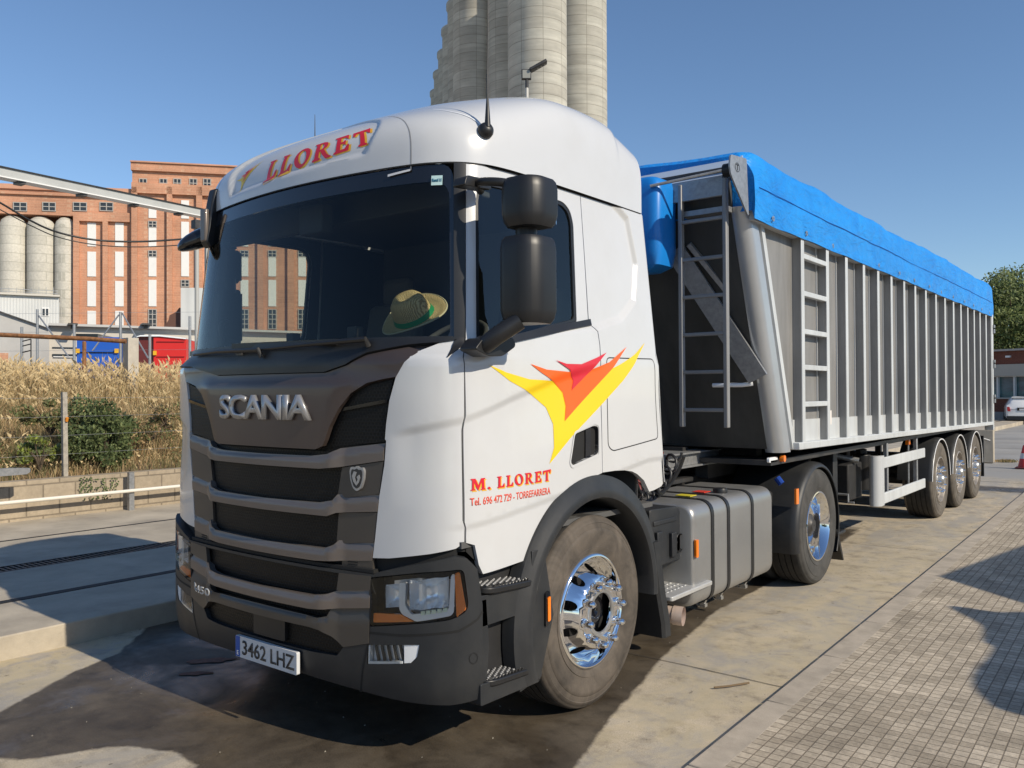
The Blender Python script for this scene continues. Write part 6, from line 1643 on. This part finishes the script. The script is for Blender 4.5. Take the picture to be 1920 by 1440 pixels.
# parked trailers
F5=Facade(100,36,400,37)
tb_=thing('blue_trailer','blue box trailer seen end on, parked behind the dry grass','trailer',F5.P(F5.X(184),0,1.5))
m=MB();F5.bx(m,144,224,632,742,-7,0);m.build('body',M_('trailer_blue',(.015,.10,.48),.45),tb_)
m=MB();F5.bx(m,143,184,626,633,-7,.05);m.build('roof_fairing',MT['gloss'],tb_)
m=MB();F5.bx(m,145,223,660,661.5,0,.05);m.build('trim',MT['gloss'],tb_)
for u in (146,219):
    m=MB();F5.bx(m,u-3,u+4,654,662,.02,.1);m.build('corner_marker',M_('marker_yellow',(.75,.42,.02),.5),tb_)
m=MB();F5.bx(m,150,160,700,735,-2,-.2);F5.bx(m,208,218,700,735,-2,-.2);m.build('wheel_pair',MT['rubber2'],tb_)
tr_=thing('red_trailer','bright red box trailer with a darker side, next to the blue one','trailer',F5.P(F5.X(318),0,1.5))
fpoly(F5,[(288,742),(288,631.5),(349,635),(349,742)],-9,0).build('body',M_('trailer_red',(.62,.022,.018),.45),tr_)
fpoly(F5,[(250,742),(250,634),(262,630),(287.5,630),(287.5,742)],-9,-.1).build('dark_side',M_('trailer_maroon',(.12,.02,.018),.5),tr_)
fpoly(F5,[(250,633.5),(264,628.5),(300,628),(349,634),(349,636),(300,631),(264,631)],-9.1,.08).build('roof_trim',MT['lampwhite'],tr_)
m=MB();F5.bx(m,288,294,658,666,.02,.1);m.build('corner_marker',bpy.data.materials['marker_yellow'],tr_)
m=MB();F5.bx(m,294,346,640,641.5,0,.04);F5.bx(m,294,346,668,669.5,0,.04);m.build('door_trim',M_('trim_dark_red',(.3,.01,.01),.5),tr_)
m=MB();F5.bx(m,252,262,700,735,-3,-.2);F5.bx(m,330,342,700,735,-3,-.2);m.build('wheel_pair',MT['rubber2'],tr_)
# conveyor gantry crossing the sky
gy=thing('conveyor_gantry','long pale conveyor gantry sloping down across the brick building','gantry',tuple(BG(200,365,52)))
a=BG(-120,300,40);b=BG(420,409,62)
def seg(o,w,h,mat,nm,off=(0,0,0)):
    return MB().bar(a+Vector(off),b+Vector(off),w,h).build(nm,mat,gy)
seg(0,.7,.42,M_('gantry_grey',(.44,.45,.44),.6,var=.1,vscale=.5),'casing')
seg(0,.85,.07,MT['steel'],'top_cover',(0,0,.25));seg(0,.8,.06,whitep,'bottom_edge',(0,0,-.25))
for k in range(1,5):
    p=a.lerp(b,k/5.3+.02);MB().b2(p.x-.3,p.x+.3,p.y-.2,p.y+.2,p.z-.42,p.z-.2).build('hanger',MT['steel'],gy)
p=BG(388,410,58);MB().b2(p.x-.12,p.x+.12,p.y-.12,p.y+.12,1.4,p.z).build('support',M_('grey_post',(.40,.40,.38),.6),gy)
# cables
def cable(pts,D,r,nm,lab):
    P=crv(pts,8);n=len(P);o=MB().tube([BG(u,v,D+4*i/n) for i,(u,v) in enumerate(P)],r,8).build(nm,MT['plastic2'],None,smooth=60);tag(o,lab,'cable')
cable([(-60,348),(0,380),(60,415),(110,436),(180,450),(260,453),(345,448),(420,440)],20,.026,'power_cable','thick black cable sagging across the brick building, the upper of two')
cable([(-60,362),(0,393),(60,424),(110,445),(180,459),(260,463),(345,459),(420,452)],20,.014,'power_cable','thin cable hanging just under the thick black one')
# lamp post at the cab's far side
lp=thing('slim_pole','slim grey pole rising just left of the cab windscreen','pole',tuple(BG(369,740,30)))
MB().tube([Vector((BG(369,740,30).x,BG(369,740,30).y,1.4)),BG(369,412,30)],.075,12).build('shaft',bpy.data.materials['grey_post'],lp,smooth=50)
MB().b2(*(lambda q:(q.x-.14,q.x+.14,q.y-.14,q.y+.14,q.z-.25,q.z+.05))(BG(369,416,30))).build('cap',MT['steel'],lp)
# ------------------------------------------------------------ the big silo block
SK=thing('silo_block','towering cluster of ribbed concrete silos rising behind the cab roof','silo',tuple(BG(950,740,90)))
silo2=None
def silomat(name,cx,cy,r):
    m,nt,b=newmat(name);t=nt.nodes.new('ShaderNodeTexCoord');s=nt.nodes.new('ShaderNodeSeparateXYZ');nt.links.new(t.outputs['Object'],s.inputs[0])
    sx=nt.nodes.new('ShaderNodeMath');sx.operation='SUBTRACT';sx.inputs[1].default_value=cx;nt.links.new(s.outputs[0],sx.inputs[0])
    sy=nt.nodes.new('ShaderNodeMath');sy.operation='SUBTRACT';sy.inputs[1].default_value=cy;nt.links.new(s.outputs[1],sy.inputs[0])
    at=nt.nodes.new('ShaderNodeMath');at.operation='ARCTAN2';nt.links.new(sy.outputs[0],at.inputs[0]);nt.links.new(sx.outputs[0],at.inputs[1])
    ml=nt.nodes.new('ShaderNodeMath');ml.operation='MULTIPLY';ml.inputs[1].default_value=r;nt.links.new(at.outputs[0],ml.inputs[0])
    cb=nt.nodes.new('ShaderNodeCombineXYZ');nt.links.new(ml.outputs[0],cb.inputs[0]);nt.links.new(s.outputs[2],cb.inputs[1])
    bt=nt.nodes.new('ShaderNodeTexBrick');bt.offset=0;bt.inputs['Scale'].default_value=1;bt.inputs['Brick Width'].default_value=1.9;bt.inputs['Row Height'].default_value=.92;bt.inputs['Mortar Size'].default_value=.022;bt.inputs['Bias'].default_value=-.2
    bt.inputs['Color1'].default_value=(.54,.52,.455,1);bt.inputs['Color2'].default_value=(.44,.415,.36,1);bt.inputs['Mortar'].default_value=(.30,.275,.23,1);nt.links.new(cb.outputs[0],bt.inputs[0])
    n=noi(nt,.35,6,.65,coords(nt,(1,1,2.5)));r_=ramp(nt,[(.3,.82),(.7,1.15)],n);o=mix(nt,bt.outputs[0],r_.outputs[0],1,'MULTIPLY')
    n3=noi(nt,.8,4,.6,coords(nt,(.1,.1,3)));r3=ramp(nt,[(.35,.88),(.65,1.08)],n3);o=mix(nt,o,r3.outputs[0],1,'MULTIPLY')
    nt.links.new(o,b.inputs['Base Color']);b.inputs['Roughness'].default_value=.9
    iv=nt.nodes.new('ShaderNodeMath');iv.operation='SUBTRACT';iv.inputs[0].default_value=1;nt.links.new(bt.outputs['Fac'],iv.inputs[1]);bump(nt,b,iv.outputs[0],.5,.03);return m
def tower(u,D,r,H):
    p=BG(u,738,D);pr=[(0,r),(H,r),(H+.15,r+.15),(H+.7,r+.15),(H+.7,.1)]
    return MB().lathe(pr,(p.x,p.y,0),'z',48).build('silo',silomat('silo_rings',p.x,p.y,r),SK,smooth=50)
HH=45
row=[(893,90.1),(883,97.3),(871.5,104.2),(861,111.3),(851,118.3),(842.5,125.7),(833,133)]
for i,(u,D) in enumerate(row): 
    r=(935-852)/2*90.1/1570 if i<1 else 2.5
    uu=u if i==0 else None
    le=[852,842,832,824,816,810,803][i];uc=le+r/D*1570
    tower(uc,D,r,HH*1.03)
tower(1011,72,55.5*72/1570,HH*1.05);tower(1087,80,54.5*80/1570,HH*1.05);tower(1075,92,3.2,HH*1.05);tower(960,88,2.4,HH*1.05)
F6=Facade(925,93,1000,90)
# street lamp in front
sl_=thing('floodlight_mast','grey mast with a square floodlight and an upturned LED lamp head above the cab roof','street lamp',tuple(BG(988,740,26)))
q=BG(988,165,26);g0=Vector((q.x,q.y,0))
MB().tube([g0,q,],[.085,.05],14).build('mast',M_('mast_paint',(.52,.50,.46),.5),sl_,smooth=50)
MB().tube([q,BG(988,150,26)],.055,10).build('collar',MT['steel'],sl_)
h=BG(987,140,26)
Rm=Matrix((RT0,-Vector((math.sin(YAW),math.cos(YAW),0)),Vector((0,0,1)))).transposed()
MB().box(h,(.30,.12,.32),Rm).build('floodlight',MT['steel'],sl_,bevel=.02)
MB().box(h-Vector((math.sin(YAW),math.cos(YAW),0))*.062,(.24,.01,.25),Rm).build('floodlight_glass',M_('lamp_glass_grey',(.30,.30,.27),.3),sl_)
a1=BG(993,133,26);b1=BG(1025,115,26)
MB().bar(a1,b1,.30,.10,(0,0,1)).build('lamp_head',MT['steel'],sl_,bevel=.03)
for k in range(3):
    c=a1.lerp(b1,.45+.2*k)-Vector((0,0,.055));MB().box(c,(.10,.10,.01),Rm).build('led_window',M_('led_window_glass',(.25,.25,.22),.3),sl_)
# ------------------------------------------------------------ right side: office building, tree, car, cone, block
F7=Facade(1855,47.2,1920,45.6)
OB=thing('office_building','low red brick office with a beige band and a strip of wide windows','building',F7.P(F7.X(1900),0,0))
rb=brickmat('red_brick',.26,.075,(.19,.062,.038),(.16,.050,.032),(.19,.09,.06),.008,ax='d',sc=.5)
def b7(u0,u1,v0,v1,t0,t1,nm,mt,par=None):
    m=MB();F7.box(m,F7.X(u0),F7.X(u1),F7.Z(1890,v1),F7.Z(1890,v0),t0,t1);return m.build(nm,mt,par or OB)
b7(1560,2250,657,683,-10,0,'upper_brick',rb)
b7(1555,2255,654.5,658,-10.2,.2,'coping',M_('coping_grey',(.40,.38,.35),.7))
b7(1560,2250,683,705,-9.9,.06,'beige_band',M_('beige_band',(.43,.40,.34),.85,var=.06,vscale=1))
b7(1560,2250,705,747,-9,-.35,'window_recess',M_('blind_teal',(.20,.28,.29),.5,var=.35,vscale=.9,stretch=(1,1,3)))
b7(1560,2250,705,747,-.34,-.30,'glazing',glassmat('office_glass',(.85,.92,.92),ior=1.25))
for u in (1563,1600,1633,1668,1700,1733,1768,1800,1833,1868,1899.5,1934,1968,2000,2035,2070): b7(u-1.7,u+1.7,705,747,-.3,-.12,'mullion',M_('white_mullion',(.6,.6,.57),.5) if 'white_mullion' not in bpy.data.materials else bpy.data.materials['white_mullion'])
b7(1560,2250,705,706.5,-.3,-.1,'head_frame',bpy.data.materials['white_mullion']);b7(1560,2250,745.5,748,-.3,.10,'sill',bpy.data.materials['beige_band'])
b7(1560,2250,748,772.5,-9.9,0,'lower_brick',rb);b7(1560,2250,772.5,795,-9.9,.05,'plinth',M_('plinth_grey',(.28,.275,.26),.9,var=.1))
b7(1889,1897,667,670.5,0,.18,'wall_lamp',whitep)
# car seen from behind
def car():
    T=thing('parked_car','white compact hatchback seen from behind, parked by the office building','car',tuple(Vector((BG(1912,738,42).x,BG(1912,738,42).y,0))))
    o=BG(1922,738,43.5);o=Vector((o.x,o.y,0));f=Vector((math.sin(YAW+.50),math.cos(YAW+.50),0));r=Vector((f.y,-f.x,0))
    def P(x,y,z): q=o+r*x+f*y;return (q.x,q.y,z)
    wh=M_('car_white',(.75,.75,.74),.25,0,.6)
    # body cross-sections from the rear bumper forward: (y, half width, z bottom, z belt, z roof, roof half width)
    S=[(0,.80,.32,.80,.82,.60),(.06,.86,.28,.92,.96,.66),(.20,.88,.25,.95,1.15,.66),(.42,.88,.25,.96,1.38,.62),(.9,.88,.25,.96,1.45,.62),(1.8,.88,.25,.95,1.44,.62),(2.5,.88,.25,.94,1.15,.66),(2.8,.87,.25,.93,.97,.7),(3.6,.84,.27,.80,.82,.7),(3.85,.74,.35,.66,.68,.6)]
    V=[];F=[];n=12
    for y,w,zb_,zm,zr,wr in S:
        ring=[(-w*.9,zb_),(-w,zb_+.12),(-w,zm-.10),(-w*.97,zm),(-wr,zr-.06),(-wr*.8,zr),(wr*.8,zr),(wr,zr-.06),(w*.97,zm),(w,zm-.10),(w,zb_+.12),(w*.9,zb_)]
        for a,z in ring: V.append(P(a,y,z))
    for i in range(len(S)-1):
        for k in range(n): F.append((i*n+k,i*n+(k+1)%n,(i+1)*n+(k+1)%n,(i+1)*n+k))
    F+=[tuple(range(n)),tuple((len(S)-1)*n+k for k in range(n))]
    MB().add(V,F).build('body',wh,T,smooth=35,bevel=.02)
    q=lambda pts,nm,mt,y=-.012,par=None:MB().prism(pts,lambda a,b,t:P(a,t(b) if callable(t) else t,b),y,y+.02).build(nm,mt,par or T)
    MB().add([P(-.60,.125,1.0),P(.60,.125,1.0),P(.54,.405,1.36),P(-.54,.405,1.36)],[(0,1,2,3)]).build('rear_window',MT['gloss'],T)
    for sg in (1,-1): MB().prism(rnd([(sg*.66,.66),(sg*.80,.68),(sg*.82,.90),(sg*.70,.90)],.03,3),lambda a,b,t:P(a,t,b),-.03,.06).build('tail_lamp',M_('tail_red',(.45,.02,.03),.25),T)
    MB().prism([(-.36,.70),(.36,.70),(.36,.86),(-.36,.86)],lambda a,b,t:P(a,t,b),-.015,.05).build('plate_recess',MT['gloss'],T)
    pl_=MB().prism([(-.26,.71),(.26,.71),(.26,.81),(-.26,.81)],lambda a,b,t:P(a,t,b),-.03,-.01).build('number_plate',MT['plate'],T)
    MB().prism([(-.80,.22),(.80,.22),(.84,.42),(-.84,.42)],lambda a,b,t:P(a,t,b),-.03,.2).build('rear_bumper',MT['plastic2'],T)
    MB().prism([(-.60,1.37),(.60,1.37),(.58,1.42),(-.58,1.42)],lambda a,b,t:P(a,t,b),.26,.5).build('spoiler',wh,T)
    for sg in (1,-1):
        for y in (.55,3.05):
            c=P(sg*.82,y,.30);m=MB();V=[];F=[]
            for k in range(24):
                a=2*math.pi*k/24
                for t,rr in ((-.10,.24),(-.09,.30),(.09,.30),(.10,.24),(.08,.18),(.08,.01)): V.append(P(sg*(.80+t),y+rr*math.cos(a),.30+rr*math.sin(a)))
            for k in range(24):
                for j in range(5): F.append((k*6+j,((k+1)%24)*6+j,((k+1)%24)*6+j+1,k*6+j+1))
            m.add(V,F).build('wheel',MT['rubber2'],T)
car()
# tree behind the office
def tree(name,c,rad,zt,n,label,group=None,mats=None,leaf=.16):
    T=thing(name,label,'tree',(c[0],c[1],0),group)
    tk=MB().tube(crv([(c[0],c[1],0),(c[0]+.1,c[1],zt*.25),(c[0]-.05,c[1]+.1,zt*.45),(c[0],c[1],zt*.7)],5),[.32-.016*i for i in range(16)],12)
    for i in range(9):
        a=i*2.4;h=zt*random.uniform(.3,.6);e=Vector((c[0]+math.cos(a)*rad[0]*.7,c[1]+math.sin(a)*rad[1]*.7,h+zt*random.uniform(.15,.3)))
        tk.tube([(c[0],c[1],h),tuple(Vector((c[0],c[1],h)).lerp(e,.5)+Vector((0,0,.3))),tuple(e)],[.12,.07,.02],7)
    tk.build('trunk',MT['bark'],T);leaves('crown',(c[0],c[1],zt-rad[2]),rad,n,leaf,mats,T)
T0=leafm('tree_leaf',(.095,.135,.040));T1=leafm('tree_leaf_light',(.17,.21,.06));T2=leafm('tree_leaf_dark',(.05,.075,.025))
p=BG(1900,738,62);tree('broadleaf_tree',p,(4.6,4.6,3.7),10.6,34000,'big leafy green tree rising over the office roof behind the trailer',mats=[T0,T1,T2],leaf=.13)
p=BG(1975,738,66);tree('broadleaf_tree',p,(4,4,3.2),8.8,16000,'second leafy tree cut off by the right edge of the view',mats=[T0,T1,T2])
# concrete block beside the last trailer wheel
p=BG(1843,869,20.3);f_=Matrix.Rotation(.10,3,'Z')
cbk=MB().box((p.x+.0,p.y+.2,.40),(.42,.5,.80),f_).build('concrete_block',M_('block_concrete',(.42,.37,.29),.9,var=.2,vscale=3),None,bevel=.015);tag(cbk,'upright concrete block standing behind the rear wheel of the tipping trailer','block')
cn=BG(1921,882,18.7);cn.z=0
T=thing('traffic_cone','red traffic cone cut off by the right edge of the view','cone',tuple(cn))
MB().b2(cn.x-.17,cn.x+.17,cn.y-.17,cn.y+.17,0,.03).build('base',M_('cone_base_dark',(.12,.03,.03),.6),T,bevel=.01)
MB().lathe([(.03,.13),(.50,.03),(.52,.02),(.52,.001)],(cn.x,cn.y,0),'z',24).build('cone_body',M_('cone_red',(.50,.035,.03),.5),T,smooth=50)
MB().lathe([(.22,.094),(.34,.068)],(cn.x,cn.y,0),'z',24).build('white_band',M_('cone_white',(.6,.6,.58),.5),T,smooth=50)
tf=[(BG(1880+ i*3,869,20.5).x,BG(1880+i*3,869,20.5).y) for i in range(5)]
def tuft():
    x,y=random.choice(tf);return (x+random.gauss(0,.12),y+random.gauss(0,.12),0,random.uniform(.02,.07),.008,.8,random.choice([1,2]))
blades('grass_tufts',500,[G0,G1,G2,G3],tuft)
# ------------------------------------------------------------ outside the frame: sheets added to shade the pavement, and what the glass reflects
sdx=SD.x/SD.z;sdy=SD.y/SD.z;hh_=2.7
SH=[[(2.03,5.98),(2.44,8.24),(3.6,9.0),(4.2,5.6),(2.79,5.30)],[(2.33,4.85),(2.65,4.87),(2.83,5.0),(3.3,5.2),(4.2,4.3),(4.0,2.6),(3.09,2.60),(2.90,2.75),(2.80,3.0),(2.77,3.3),(2.79,3.6),(2.775,3.86),(2.70,3.98),(2.62,4.41)]]
for i,P in enumerate(SH):  # unseen sheets, added and cut to the outlines of the pavement shadows
    T=thing('shade_sail',['pointed canvas shade sail whose narrow tip shades the farther part of the pavement','rounded canvas shade sail whose shadow falls on the nearer part of the pavement'][i],'shade sail',(P[0][0]+sdx*hh_,P[0][1]+sdy*hh_,0))
    pr=[(a+sdx*hh_,b+sdy*hh_) for a,b in (P if i==0 else crv(P,4,True))]
    MB().prism(pr,lambda a,b,t:(a,b,hh_+t),0,.03).build('canvas',M_('sail_canvas',(.5,.46,.4),.8) if i==0 else bpy.data.materials['sail_canvas'],T)
    q=pr[2] if i==0 else pr[24]
    MB().tube([(q[0]+.2,q[1],0),(q[0]+.2,q[1],hh_+.1)],.05,10).build('mast',MT['galv'],T)
T=thing('warehouse','long pale warehouse across the yard with a low pitched roof, reflected in the side glass','building',(34,10,0))
MB().prism([(0,0),(0,5.5),(9,8.0),(18,5.5),(18,0)],lambda a,b,t:(30+a,t,b),-22,34).build('hall',M_('warehouse_wall',(.25,.23,.21),.8,var=.1,vscale=.3),T)
p=(17,-34,0);tree('roadside_tree',p,(5,5,3.5),8.5,9000,'broad roadside tree behind the viewer, seen only in reflections',mats=[T0,T1,T2],leaf=.25)
p=(-12,-32,0);tree('roadside_tree',p,(6,5,4),9.5,9000,'wide dark roadside tree across the road from the cab front, seen only in reflections',mats=[T0,T1,T2],leaf=.25)
